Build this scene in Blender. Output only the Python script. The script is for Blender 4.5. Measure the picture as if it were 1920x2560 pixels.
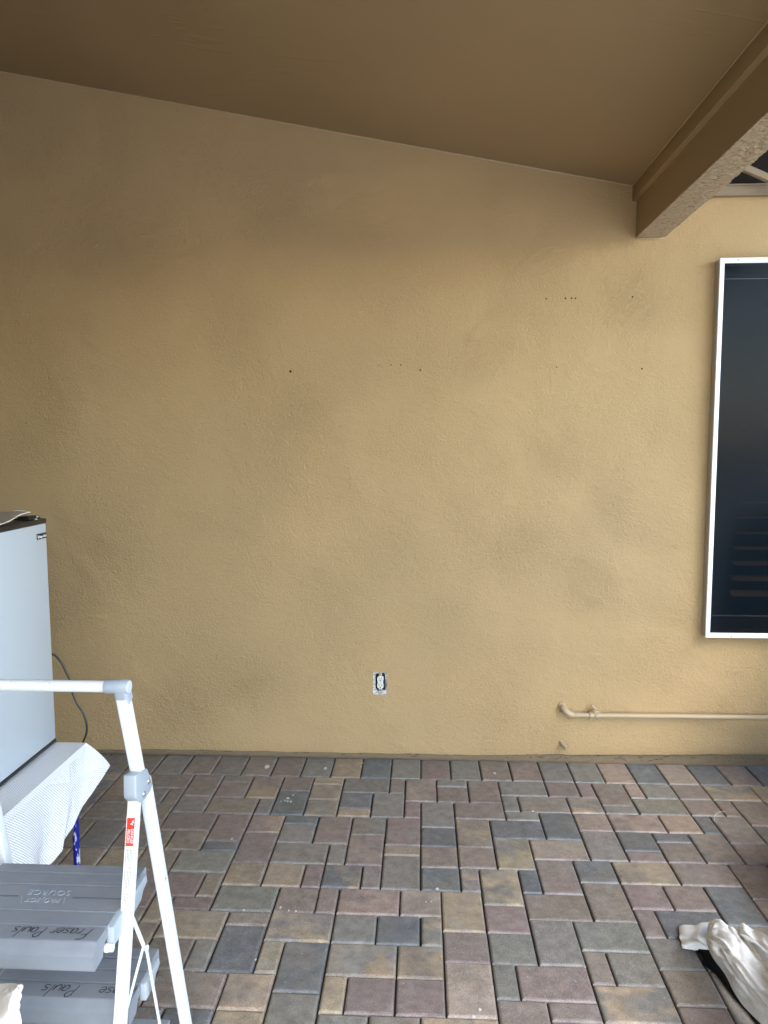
import bpy, bmesh, math, random
from mathutils import Vector, Matrix, noise
rnd = random.Random(7)
S = bpy.context.scene
for o in list(bpy.data.objects): bpy.data.objects.remove(o)
COL = S.collection

# ------------------------------------------------------------------ camera, sky, sun, exposure
cam_d = bpy.data.cameras.new('camera'); cam = bpy.data.objects.new('camera', cam_d); COL.objects.link(cam)
S.camera = cam
PITCH, YAW, ROLL = math.radians(5.412), math.radians(2.929), math.radians(-0.169)
cy_, sy_, cp_, sp_ = math.cos(YAW), math.sin(YAW), math.cos(PITCH), math.sin(PITCH)
fw = Vector((-sy_*cp_, cy_*cp_, -sp_)); rt = Vector((cy_, sy_, 0)); up = rt.cross(fw)
rt2 = rt*math.cos(ROLL)+up*math.sin(ROLL); up2 = -rt*math.sin(ROLL)+up*math.cos(ROLL)
cam.matrix_world = Matrix(((rt2.x, up2.x, -fw.x, 0.0), (rt2.y, up2.y, -fw.y, -3.528), (rt2.z, up2.z, -fw.z, 1.675), (0, 0, 0, 1)))
cam_d.sensor_fit = 'VERTICAL'; cam_d.sensor_height = 36; cam_d.lens = 1831.97/2560*36
cam_d.clip_start = .05; cam_d.clip_end = 2000
CP = Vector((0, -3.528, 1.675)); FPX = 1831.97
def ray(u, v): return rt2*((u-960)/FPX) - up2*((v-1280)/FPX) + fw
def atz(z, u, v):
    d = ray(u, v); return CP + d*((z-CP.z)/d.z)

SUN_EL, SUN_AZ = math.radians(49), math.radians(158)      # azimuth measured from +y towards +x
W = bpy.data.worlds.new('World'); S.world = W; W.use_nodes = True
nt = W.node_tree; bg = nt.nodes['Background']; sk = nt.nodes.new('ShaderNodeTexSky')
sk.sky_type = 'NISHITA'; sk.sun_disc = False; sk.sun_elevation = SUN_EL; sk.sun_rotation = SUN_AZ
sk.air_density = 1.0; sk.dust_density = 1; sk.ozone_density = 1.0
nt.links.new(sk.outputs[0], bg.inputs[0]); bg.inputs[1].default_value = 0.13
sd = bpy.data.lights.new('sun', 'SUN'); sd.energy = 0.9; sd.angle = math.radians(42); sd.color = (1, .98, .95)
so = bpy.data.objects.new('sun', sd); COL.objects.link(so)
sdir = Vector((math.sin(SUN_AZ)*math.cos(SUN_EL), math.cos(SUN_AZ)*math.cos(SUN_EL), math.sin(SUN_EL)))
so.rotation_euler = sdir.to_track_quat('Z', 'Y').to_euler()
S.view_settings.view_transform = 'Standard'; S.view_settings.look = 'None'
S.view_settings.exposure = 3.0; S.view_settings.gamma = 1
S.render.engine = 'CYCLES'
S.cycles.max_bounces = 10; S.cycles.diffuse_bounces = 6; S.cycles.transparent_max_bounces = 16

# ------------------------------------------------------------------ material helpers
def mat(name, col=(.5, .5, .5), rough=.6, metal=0, spec=.5):
    m = bpy.data.materials.new(name); m.use_nodes = True
    b = m.node_tree.nodes['Principled BSDF']
    b.inputs['Base Color'].default_value = (*col, 1); b.inputs['Roughness'].default_value = rough
    b.inputs['Metallic'].default_value = metal; b.inputs['Specular IOR Level'].default_value = spec
    m.diffuse_color = (*col, 1)
    return m
class NT:
    def __init__(s, m): s.t = m.node_tree; s.b = s.t.nodes['Principled BSDF']; s.tc = s.t.nodes.new('ShaderNodeTexCoord')
    def n(s, typ, **kw):
        x = s.t.nodes.new(typ)
        for k, v in kw.items():
            if k in x.inputs: x.inputs[k].default_value = v
            else: setattr(x, k, v)
        return x
    def l(s, a, b): s.t.links.new(a, b)
    def coord(s, scale=(1, 1, 1), out='Object'):
        mp = s.n('ShaderNodeMapping'); mp.inputs['Scale'].default_value = scale; s.l(s.tc.outputs[out], mp.inputs[0]); return mp.outputs[0]
    def noise(s, scale, detail=3, rough=.5, vec=None, dist=0):
        x = s.n('ShaderNodeTexNoise'); x.inputs['Scale'].default_value = scale; x.inputs['Detail'].default_value = detail
        x.inputs['Roughness'].default_value = rough; x.inputs['Distortion'].default_value = dist
        s.l(vec if vec else s.tc.outputs['Object'], x.inputs['Vector']); return x.outputs['Fac']
    def ramp(s, fac, stops):
        x = s.n('ShaderNodeValToRGB'); e = x.color_ramp.elements
        while len(e) < len(stops): e.new(.5)
        for i, (p, c) in enumerate(stops):
            e[i].position = p; e[i].color = (*c, 1) if isinstance(c, tuple) else (c, c, c, 1)
        s.l(fac, x.inputs[0]); return x.outputs[0]
    def mix(s, fac, a, b, blend='MIX'):
        x = s.n('ShaderNodeMix'); x.data_type = 'RGBA'; x.blend_type = blend
        for inp, v in ((x.inputs[0], fac), (x.inputs[6], a), (x.inputs[7], b)):
            if hasattr(v, 'is_output'): s.l(v, inp)
            elif isinstance(v, tuple): inp.default_value = (*v, 1)
            else: inp.default_value = v
        return x.outputs[2]
    def math(s, op, a, b=0.0, c=None):
        x = s.n('ShaderNodeMath'); x.operation = op
        for i, v in enumerate((a, b, c)):
            if v is None: continue
            if hasattr(v, 'is_output'): s.l(v, x.inputs[i])
            else: x.inputs[i].default_value = v
        return x.outputs[0]
    def bump(s, h, strength, dist, prev=None):
        x = s.n('ShaderNodeBump'); x.inputs['Strength'].default_value = strength; x.inputs['Distance'].default_value = dist
        s.l(h, x.inputs['Height'])
        if prev is not None: s.l(prev, x.inputs['Normal'])
        return x.outputs['Normal']
    def base(s, o): s.l(o, s.b.inputs['Base Color'])
    def normal(s, o): s.l(o, s.b.inputs['Normal'])

SPOTS = [(-1.25, .30, .20), (-1.18, 1.27, .16), (.72, 1.60, .20), (.95, 1.45, .16), (.50, 1.15, .22), (.85, .95, .22), (-.60, 1.75, .24), (-.20, 1.2, .22), (-.55, .95, .22), (1.05, 2.35, .2), (1.20, .50, .22), (.1, .75, .22), (-1.5, 2.6, .22), (.3, 2.1, .2), (-.9, .42, .2), (.35, .25, .2)]
PAINT = (.452, .314, .154)
def stucco_mat(name, col, strength=1.0):
    m = mat(name, col, .75, spec=.25); t = NT(m)
    big = t.noise(1.3, 3, .55); mid = t.noise(6, 4, .6, dist=.6)
    dk = tuple(c*.95 for c in col); lt = (col[0]*1.06, col[1]*1.05, col[2]*1.03)
    c = t.mix(t.ramp(big, [(.3, 0.0), (.7, 1.0)]), dk, lt)
    c2 = t.mix(t.math('MULTIPLY', t.ramp(mid, [(.56, 0.0), (.80, 1.0)]), .08), c, (col[0]*.80, col[1]*.78, col[2]*.76))
    sp = t.noise(60, 2, .6)
    c3 = t.mix(t.math('MULTIPLY', t.ramp(sp, [(.66, 0.0), (.74, 1.0)]), .18), c2, (col[0]*.6, col[1]*.58, col[2]*.55))
    t.base(c3)
    fine = t.noise(190, 3, .65); fine2 = t.noise(85, 3, .6)
    patch = t.ramp(t.noise(2.2, 4, .6, dist=.3), [(.40, .55), (.68, 1.4)])
    if name == 'stucco_paint':
        acc = None
        wob = t.n('ShaderNodeTexNoise'); wob.inputs['Scale'].default_value = 9; wob.inputs['Detail'].default_value = 4; t.l(t.tc.outputs['Object'], wob.inputs['Vector'])
        wadd = t.n('ShaderNodeVectorMath'); wadd.operation = 'MULTIPLY_ADD'; t.l(wob.outputs['Color'], wadd.inputs[0]); wadd.inputs[1].default_value = (.22, 0, .22); t.l(t.tc.outputs['Object'], wadd.inputs[2])
        for px_, pz_, pr_ in SPOTS:
            d = t.n('ShaderNodeVectorMath'); d.operation = 'DISTANCE'; t.l(wadd.outputs[0], d.inputs[0]); d.inputs[1].default_value = (px_+.11, -.1, pz_+.11)
            k = t.ramp(d.outputs['Value'], [(pr_*.35, 1.0), (min(.99, pr_), 0.0)])
            acc = k if acc is None else t.math('MAXIMUM', acc, k)
        rough = t.noise(62, 5, .7, dist=.5)
        rs = t.math('MULTIPLY', t.ramp(rough, [(.46, 0.0), (.62, 1.0)]), acc)
        spots_h = rs
    h = t.math('MULTIPLY', t.math('ADD', t.math('MULTIPLY', fine, .6), t.math('MULTIPLY', fine2, .8)), patch)
    n1 = t.bump(h, 1.0*strength, .0062)
    tr = t.noise(3.6, 6, .58, vec=t.coord((1, 1, 1.25)), dist=.35)       # trowel waves
    n2 = t.bump(tr, .45*strength, .024, n1)
    v = t.n('ShaderNodeTexVoronoi'); v.feature = 'DISTANCE_TO_EDGE'; v.inputs['Scale'].default_value = 2.1
    wv = t.n('ShaderNodeTexNoise'); wv.inputs['Scale'].default_value = 3; wv.inputs['Detail'].default_value = 5
    t.l(t.tc.outputs['Object'], wv.inputs['Vector'])
    vm = t.mix(.35, (0, 0, 0), wv.outputs['Color']); va = t.n('ShaderNodeVectorMath'); t.l(t.tc.outputs['Object'], va.inputs[0]); t.l(vm, va.inputs[1])
    t.l(va.outputs[0], v.inputs['Vector'])
    edge = t.math('MULTIPLY', t.ramp(v.outputs['Distance'], [(0.0, 1.0), (.018, 0.0)]), t.ramp(t.noise(1.9, 2, .5), [(.55, 0.0), (.66, 1.0)]))
    n3 = t.bump(edge, .20*strength, .004, n2)
    if name == 'stucco_paint': n3 = t.bump(spots_h, .45, .006, n3)
    t.normal(n3)
    return m
M = {}
M['stucco'] = stucco_mat('stucco_paint', PAINT)
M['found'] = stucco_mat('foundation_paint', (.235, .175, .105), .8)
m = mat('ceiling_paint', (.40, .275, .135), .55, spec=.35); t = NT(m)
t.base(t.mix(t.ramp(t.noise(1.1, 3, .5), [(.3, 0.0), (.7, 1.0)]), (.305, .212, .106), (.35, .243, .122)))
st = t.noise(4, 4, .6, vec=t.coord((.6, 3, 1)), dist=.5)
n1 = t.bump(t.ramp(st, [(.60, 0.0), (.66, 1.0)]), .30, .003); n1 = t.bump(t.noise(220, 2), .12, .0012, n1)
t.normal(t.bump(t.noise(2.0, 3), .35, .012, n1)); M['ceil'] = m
m = mat('beam_paint', (.40, .285, .150), .65, spec=.3); t = NT(m)
g = t.noise(60, 5, .65, vec=t.coord((1, .10, 1)), dist=.4)
t.normal(t.bump(g, .35, .003)); M['beam'] = m
m = mat('rough_beam_paint', (.44, .33, .19), .75, spec=.25); t = NT(m)
g = t.noise(44, 5, .68, vec=t.coord((1.5, 4.2, 1)), dist=.8); g2 = t.noise(220, 4, .7, vec=t.coord((1.6, .6, 1)))
t.normal(t.bump(t.math('ADD', g, t.math('MULTIPLY', g2, .45)), 1.0, .012))
t.base(t.mix(t.ramp(g, [(.38, 0.0), (.47, 1.0)]), (.24, .17, .10), (.58, .45, .28))); M['rough'] = m
M['bead'] = mat('caulk_paint', (.46, .335, .185), .5)
M['trim'] = mat('trim_board_paint', (.27, .205, .125), .6)
m = mat('dark_board_paint', (.075, .058, .05), .7); m.node_tree.nodes['Principled BSDF'].inputs['Base Color'].default_value = (.018, .013, .012, 1); m.node_tree.nodes['Principled BSDF'].inputs['Specular IOR Level'].default_value = .1; M['darkboard'] = m
m = mat('white_vinyl', (.80, .81, .80), .35); t = NT(m)
t.base(t.mix(t.ramp(t.noise(30, 4, .6, vec=t.coord((1, 1, .25))), [(.45, 0.0), (.75, 1.0)]), (.80, .81, .80), (.68, .69, .67))); M['vinyl'] = m
M['vinylside'] = mat('frame_side_paint', (.44, .40, .35), .5)
M['screw'] = mat('screw_metal', (.25, .24, .22), .4, 1)
M['black'] = mat('black_plastic', (.012, .012, .013), .35)
M['absorber'] = mat('light_absorbing_brown', (.055, .042, .032), .8)  # dark brown of the added walls, soaks up bounced light
M['filler'] = mat('matte_black_plastic', (.006, .006, .006), .8, spec=.1)
M['cord'] = mat('black_rubber', (.012, .014, .016), .4)
M['hole'] = mat('drill_hole', (.015, .010, .006), .9)
m = mat('dark_screen_glass', (.007, .013, .019), .16, spec=.13); t = NT(m)
tr = t.n('ShaderNodeBsdfTransparent'); tr.inputs[0].default_value = (.62, .58, .50, 1)
ms = t.n('ShaderNodeMixShader'); t.l(tr.outputs[0], ms.inputs[1]); t.l(t.b.outputs[0], ms.inputs[2])
wv = t.n('ShaderNodeTexBrick'); wv.inputs['Scale'].default_value = 40
ms.inputs[0].default_value = .47
ou = t.t.nodes['Material Output']; t.l(ms.outputs[0], ou.inputs[0])
t.normal(t.bump(t.noise(9, 3), .10, .01)); M['glass'] = m
M['louver'] = mat('shutter_slat_paint', (.85, .62, .40), .4)
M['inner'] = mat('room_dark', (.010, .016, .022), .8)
# ladder
m = mat('ladder_white_enamel', (.74, .78, .78), .28, spec=.5); t = NT(m)
sc = t.noise(38, 5, .7, vec=t.coord((1, 1, 1)), dist=1.2)
t.base(t.mix(t.math('MULTIPLY', t.ramp(sc, [(.60, 0.0), (.68, 1.0)]), .5), (.74, .78, .78), (.45, .44, .42)))
t.normal(t.bump(t.noise(25, 3), .05, .002)); M['enamel'] = m
m = mat('ladder_grey_plastic', (.235, .275, .32), .5); t = NT(m)
t.base(t.mix(t.ramp(t.noise(9, 4, .6), [(.35, 0.0), (.7, 1.0)]), (.190, .212, .235), (.235, .258, .28)))
t.normal(t.bump(t.noise(420, 2), .18, .0008)); M['gplastic'] = m
M['joint'] = mat('ladder_joint_plastic', (.34, .385, .42), .45)
M['capend'] = mat('end_cap_plastic', (.50, .56, .64), .4)
M['rivet'] = mat('rivet_metal', (.62, .62, .6), .3, 1)
M['marker'] = mat('marker_ink', (.008, .012, .018), .5)
M['emboss'] = mat('embossed_plastic', (.30, .34, .385), .45)
M['groove'] = mat('groove_plastic', (.11, .135, .16), .6)
M['paper'] = mat('label_paper', (.66, .66, .60), .5)
M['red'] = mat('label_red', (.62, .035, .02), .45)
M['dred'] = mat('label_dark_red', (.22, .01, .01), .45)
M['wht'] = mat('label_white', (.82, .80, .76), .5)
M['gtext'] = mat('label_grey_print', (.23, .23, .23), .5)
# fridge
m = mat('fridge_grey_enamel', (.47, .52, .545), .32, .0); t = NT(m)
t.normal(t.bump(t.noise(500, 2), .05, .0005)); M['fridge'] = m
M['fridgeside'] = mat('fridge_edge', (.40, .44, .44), .4)
m = mat('peeling_blue_paint', (.005, .008, .19), .3); t = NT(m)
pk = t.noise(20, 5, .6, vec=t.coord((3.0, 3.0, .55)), dist=.5)
t.base(t.mix(t.ramp(pk, [(.53, 0.0), (.55, 1.0)]), (.006, .010, .22), (.50, .52, .54))); M['blue'] = m
M['tabletop'] = mat('table_top_paint', (.6, .6, .58), .5)
def mesh_liner(name, pitch, col, r=.30):
    m = mat(name, col, .55); t = NT(m)
    mp = t.n('ShaderNodeMapping'); mp.inputs['Rotation'].default_value = (0, 0, math.radians(45)); mp.inputs['Scale'].default_value = (1/pitch,)*3
    uv = t.n('ShaderNodeUVMap'); t.l(uv.outputs[0], mp.inputs[0])
    fr = t.n('ShaderNodeVectorMath'); fr.operation = 'FRACTION'; t.l(mp.outputs[0], fr.inputs[0])
    sb = t.n('ShaderNodeVectorMath'); sb.operation = 'SUBTRACT'; t.l(fr.outputs[0], sb.inputs[0]); sb.inputs[1].default_value = (.5, .5, 0)
    ln = t.n('ShaderNodeVectorMath'); ln.operation = 'LENGTH'; t.l(sb.outputs[0], ln.inputs[0])
    fac = t.ramp(ln.outputs['Value'], [(r-.03, 0.0), (r+.03, 1.0)])
    tr = t.n('ShaderNodeBsdfTransparent'); ms = t.n('ShaderNodeMixShader'); t.l(fac, ms.inputs[0])
    t.l(tr.outputs[0], ms.inputs[1]); t.l(t.b.outputs[0], ms.inputs[2]); t.l(ms.outputs[0], t.t.nodes['Material Output'].inputs[0])
    return m
M['liner'] = mesh_liner('perforated_white_liner', .0062, (.90, .92, .93), .25)
M['mat'] = mesh_liner('ribbed_beige_liner', .007, (.42, .36, .28), .22)
m = mat('canvas', (.62, .60, .54), .85, spec=.1); t = NT(m)
w1 = t.noise(500, 2, .5, vec=t.coord((1, .25, 1))); w2 = t.noise(500, 2, .5, vec=t.coord((.25, 1, 1)))
t.base(t.mix(t.ramp(t.noise(7, 4, .6), [(.4, 0.0), (.75, 1.0)]), (.84, .83, .78), (.76, .74, .68)))
nn = t.bump(t.math('ADD', w1, w2), .35, .0012)
t.normal(t.bump(t.noise(26, 3, .5, dist=.3), .22, .008, nn)); M['canvas'] = m
m = mat('canvas_hem', (.74, .72, .66), .85, spec=.1); t = NT(m); t.normal(t.bump(t.noise(260, 3), .5, .002)); M['hem'] = m
# outlet
m = mat('broken_white_plaster', (.74, .73, .70), .85); t = NT(m)
t.base(t.mix(t.ramp(t.noise(170, 4, .6), [(.44, 0.0), (.56, 1.0)]), (.24, .225, .20), (.74, .73, .69))); t.normal(t.bump(t.noise(160, 4), .8, .004)); M['plaster'] = m
M['ivory'] = mat('outlet_ivory', (.72, .70, .62), .35)
M['steel'] = mat('galvanized_steel', (.45, .46, .47), .45, .8)
M['pipe'] = mat('pipe_paint', (.43, .325, .195), .5)
M['concrete'] = mat('concrete', (.58, .55, .50), .85)
m = M['concrete']; t = NT(m); t.base(t.mix(t.noise(2.8, 5), (.54, .51, .46), (.64, .61, .56)))
M['sand'] = mat('joint_sand', (.022, .019, .017), .95)
M['earth'] = mat('ground_soil', (.30, .27, .22), .95)
t = NT(M['earth']); t.base(t.mix(t.noise(.6, 5), (.24, .22, .17), (.34, .31, .26)))
# pavers: two tones per paver held in colour attributes, blended by noise
m = mat('concrete_paver', (.15, .15, .14), .62, spec=.5); t = NT(m)
a1 = t.n('ShaderNodeVertexColor'); a1.layer_name = 'tone_a'; a2 = t.n('ShaderNodeVertexColor'); a2.layer_name = 'tone_b'
a3 = t.n('ShaderNodeVertexColor'); a3.layer_name = 'shift'
sh = t.n('ShaderNodeVectorMath'); sh.operation = 'MULTIPLY_ADD'; t.l(a3.outputs[0], sh.inputs[0]); sh.inputs[1].default_value = (30, 30, 30); t.l(t.tc.outputs['Object'], sh.inputs[2])
bl = t.ramp(t.noise(8.0, 3, .55, vec=sh.outputs[0], dist=.5), [(.44, 0.0), (.62, 1.0)])
c = t.mix(bl, a1.outputs[0], a2.outputs[0])
c = t.mix(1.0, c, t.ramp(t.noise(26, 5, .65), [(.28, (.70, .70, .71)), (.52, (1.0, 1.0, 1.0)), (.78, (1.36, 1.33, 1.28))]), 'MULTIPLY')
c = t.mix(1.0, c, t.ramp(t.noise(340, 3, .75), [(.30, (.45, .45, .45)), (.5, (1., 1., 1.)), (.72, (1.65, 1.62, 1.56))]), 'MULTIPLY')
dst = t.math('MULTIPLY', t.ramp(t.noise(11, 7, .75, dist=.4), [(.52, 0.0), (.70, 1.0)]), .34)
c = t.mix(dst, c, (.34, .34, .33))
vo = t.n('ShaderNodeTexVoronoi'); vo.inputs['Scale'].default_value = 95; t.l(t.tc.outputs['Object'], vo.inputs['Vector'])
wn = t.n('ShaderNodeSeparateColor'); t.l(vo.outputs['Color'], wn.inputs[0])
spk = t.math('MULTIPLY', t.math('LESS_THAN', vo.outputs['Distance'], .16), t.math('GREATER_THAN', wn.outputs[0], .975))
c = t.mix(t.math('MULTIPLY', spk, .7), c, (.62, .62, .60)); t.base(c)
pit = t.math('MULTIPLY', t.math('LESS_THAN', vo.outputs['Distance'], .14), t.math('LESS_THAN', wn.outputs[1], .05))
nb = t.bump(t.noise(480, 3, .65), .40, .0016); nb = t.bump(t.noise(40, 4, .6), .25, .003, nb); nb = t.bump(t.math('SUBTRACT', 1.0, pit), .5, .002, nb)
t.normal(nb)
t.l(t.ramp(t.noise(14, 4, .6), [(.3, .32), (.7, .56)]), t.b.inputs['Roughness']); M['paver'] = m
M['splat'] = mat('dried_white_paint', (.62, .62, .58), .6)

# ------------------------------------------------------------------ mesh helpers
def tag(o, label=None, cat=None, group=None, kind=None):
    if label: o['label'] = label
    if cat: o['category'] = cat
    if group: o['group'] = group
    if kind: o['kind'] = kind
    return o
def thing(name, loc, label, cat, group=None):
    o = bpy.data.objects.new(name, None); o.location = loc; o.empty_display_size = .1; COL.objects.link(o)
    return tag(o, label, cat, group)
def wloc(p):
    v = Vector((0, 0, 0))
    while p is not None: v = v + p.location; p = p.parent
    return v
class MB:
    def __init__(s): s.v = []; s.f = []; s.mi = []
    def add(s, vs, fs, k=0):
        b = len(s.v); s.v += [tuple(x) for x in vs]; s.f += [tuple(b+i for i in f) for f in fs]; s.mi += [k]*len(fs)
    def box(s, x0, y0, z0, x1, y1, z1, k=0):
        s.add([(x0, y0, z0), (x1, y0, z0), (x1, y1, z0), (x0, y1, z0), (x0, y0, z1), (x1, y0, z1), (x1, y1, z1), (x0, y1, z1)],
              [(0, 3, 2, 1), (4, 5, 6, 7), (0, 1, 5, 4), (1, 2, 6, 5), (2, 3, 7, 6), (3, 0, 4, 7)], k)
    def ring(s, rings, close=True, caps=True, k=0):
        n = len(rings[0]); vs = [p for r in rings for p in r]; fs = []
        for i in range(len(rings)-1):
            for j in range(n if close else n-1):
                a = i*n+j; b = i*n+(j+1) % n; fs.append((a, b, b+n, a+n))
        if caps: fs.append(tuple(reversed(range(n)))); fs.append(tuple((len(rings)-1)*n+j for j in range(n)))
        s.add(vs, fs, k)
    def tube(s, pts, r, n=16, k=0, caps=True):
        pts = [Vector(p) for p in pts]; rings = []; prev = None
        for i, p in enumerate(pts):
            d = (pts[min(i+1, len(pts)-1)]-pts[max(i-1, 0)]).normalized()
            if prev is None:
                a = d.cross(Vector((0, 0, 1)));
                if a.length < .1: a = d.cross(Vector((1, 0, 0)))
                a.normalize()
            else: a = (prev - d*prev.dot(d)).normalized()
            prev = a; b = d.cross(a); rr = r[i] if isinstance(r, (list, tuple)) else r
            rings.append([p+a*(rr*math.cos(2*math.pi*q/n))+b*(rr*math.sin(2*math.pi*q/n)) for q in range(n)])
        s.ring(rings, True, caps, k)
    def bar(s, p, q, wx, d, rad=.004, k=0, ns=4):
        """rounded rectangular bar from p to q: wx wide along x, d deep across"""
        p, q = Vector(p), Vector(q); ax = (q-p).normalized(); ex = Vector((1, 0, 0)); ex = (ex-ax*ex.dot(ax)).normalized(); ey = ax.cross(ex)
        prof = []
        for cx, cy, a0 in ((wx/2-rad, d/2-rad, 0), (-wx/2+rad, d/2-rad, 90), (-wx/2+rad, -d/2+rad, 180), (wx/2-rad, -d/2+rad, 270)):
            for i in range(ns+1):
                a = math.radians(a0+90*i/ns); prof.append((cx+rad*math.cos(a), cy+rad*math.sin(a)))
        s.ring([[c+ex*a+ey*b for a, b in prof] for c in (p, q)], True, True, k)
    def prism_x(s, prof, x0, x1, k=0):
        s.ring([[(x, y, z) for y, z in prof] for x in (x0, x1)], True, True, k)
    def lathe(s, c, axis, prof, n=24, k=0):
        c = Vector(c); ax = Vector(axis).normalized(); a = ax.cross(Vector((0, 0, 1)))
        if a.length < .1: a = ax.cross(Vector((1, 0, 0)))
        a.normalize(); b = ax.cross(a)
        s.ring([[c+ax*h+a*(r*math.cos(2*math.pi*j/n))+b*(r*math.sin(2*math.pi*j/n)) for j in range(n)] for r, h in prof], True, True, k)
    def build(s, name, mats, parent=None, bevel=0, smooth=False, seg=2, angle=35):
        me = bpy.data.meshes.new(name); off = wloc(parent) if parent else Vector((0, 0, 0))
        me.from_pydata([Vector(v)-off for v in s.v], [], s.f)
        mats = mats if isinstance(mats, (list, tuple)) else [mats]
        for m_ in mats: me.materials.append(m_)
        me.polygons.foreach_set('material_index', s.mi)
        bm = bmesh.new(); bm.from_mesh(me); bmesh.ops.recalc_face_normals(bm, faces=bm.faces)
        if bevel:
            es = [e for e in bm.edges if len(e.link_faces) == 2 and e.calc_face_angle(0) > math.radians(30)]
            bmesh.ops.bevel(bm, geom=es, offset=bevel, segments=seg, profile=.5, affect='EDGES', clamp_overlap=True)
        if smooth or bevel:
            for f in bm.faces: f.smooth = True
            for e in bm.edges:
                if len(e.link_faces) == 2 and e.calc_face_angle(0) > math.radians(angle): e.smooth = False
        bm.to_mesh(me); bm.free()
        o = bpy.data.objects.new(name, me); COL.objects.link(o)
        if parent: o.parent = parent
        return o
def font_faces(text, size, extrude=.0006, xscale=1.0):
    cu = bpy.data.curves.new('t', 'FONT'); cu.body = text; cu.size = size; cu.extrude = extrude; cu.align_x = 'CENTER'; cu.align_y = 'CENTER'; cu.resolution_u = 3
    ob = bpy.data.objects.new('t', cu); COL.objects.link(ob)
    dg = bpy.context.evaluated_depsgraph_get(); me = bpy.data.meshes.new_from_object(ob.evaluated_get(dg))
    vs = [Vector((v.co.x*xscale, v.co.y, v.co.z)) for v in me.vertices]; fs = [tuple(p.vertices) for p in me.polygons]
    bpy.data.objects.remove(ob); bpy.data.curves.remove(cu); bpy.data.meshes.remove(me)
    return vs, fs
def place(vs, o, ex, ey, ez):
    o, ex, ey, ez = Vector(o), Vector(ex), Vector(ey), Vector(ez)
    return [o+ex*v.x+ey*v.y+ez*v.z for v in vs]

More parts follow.
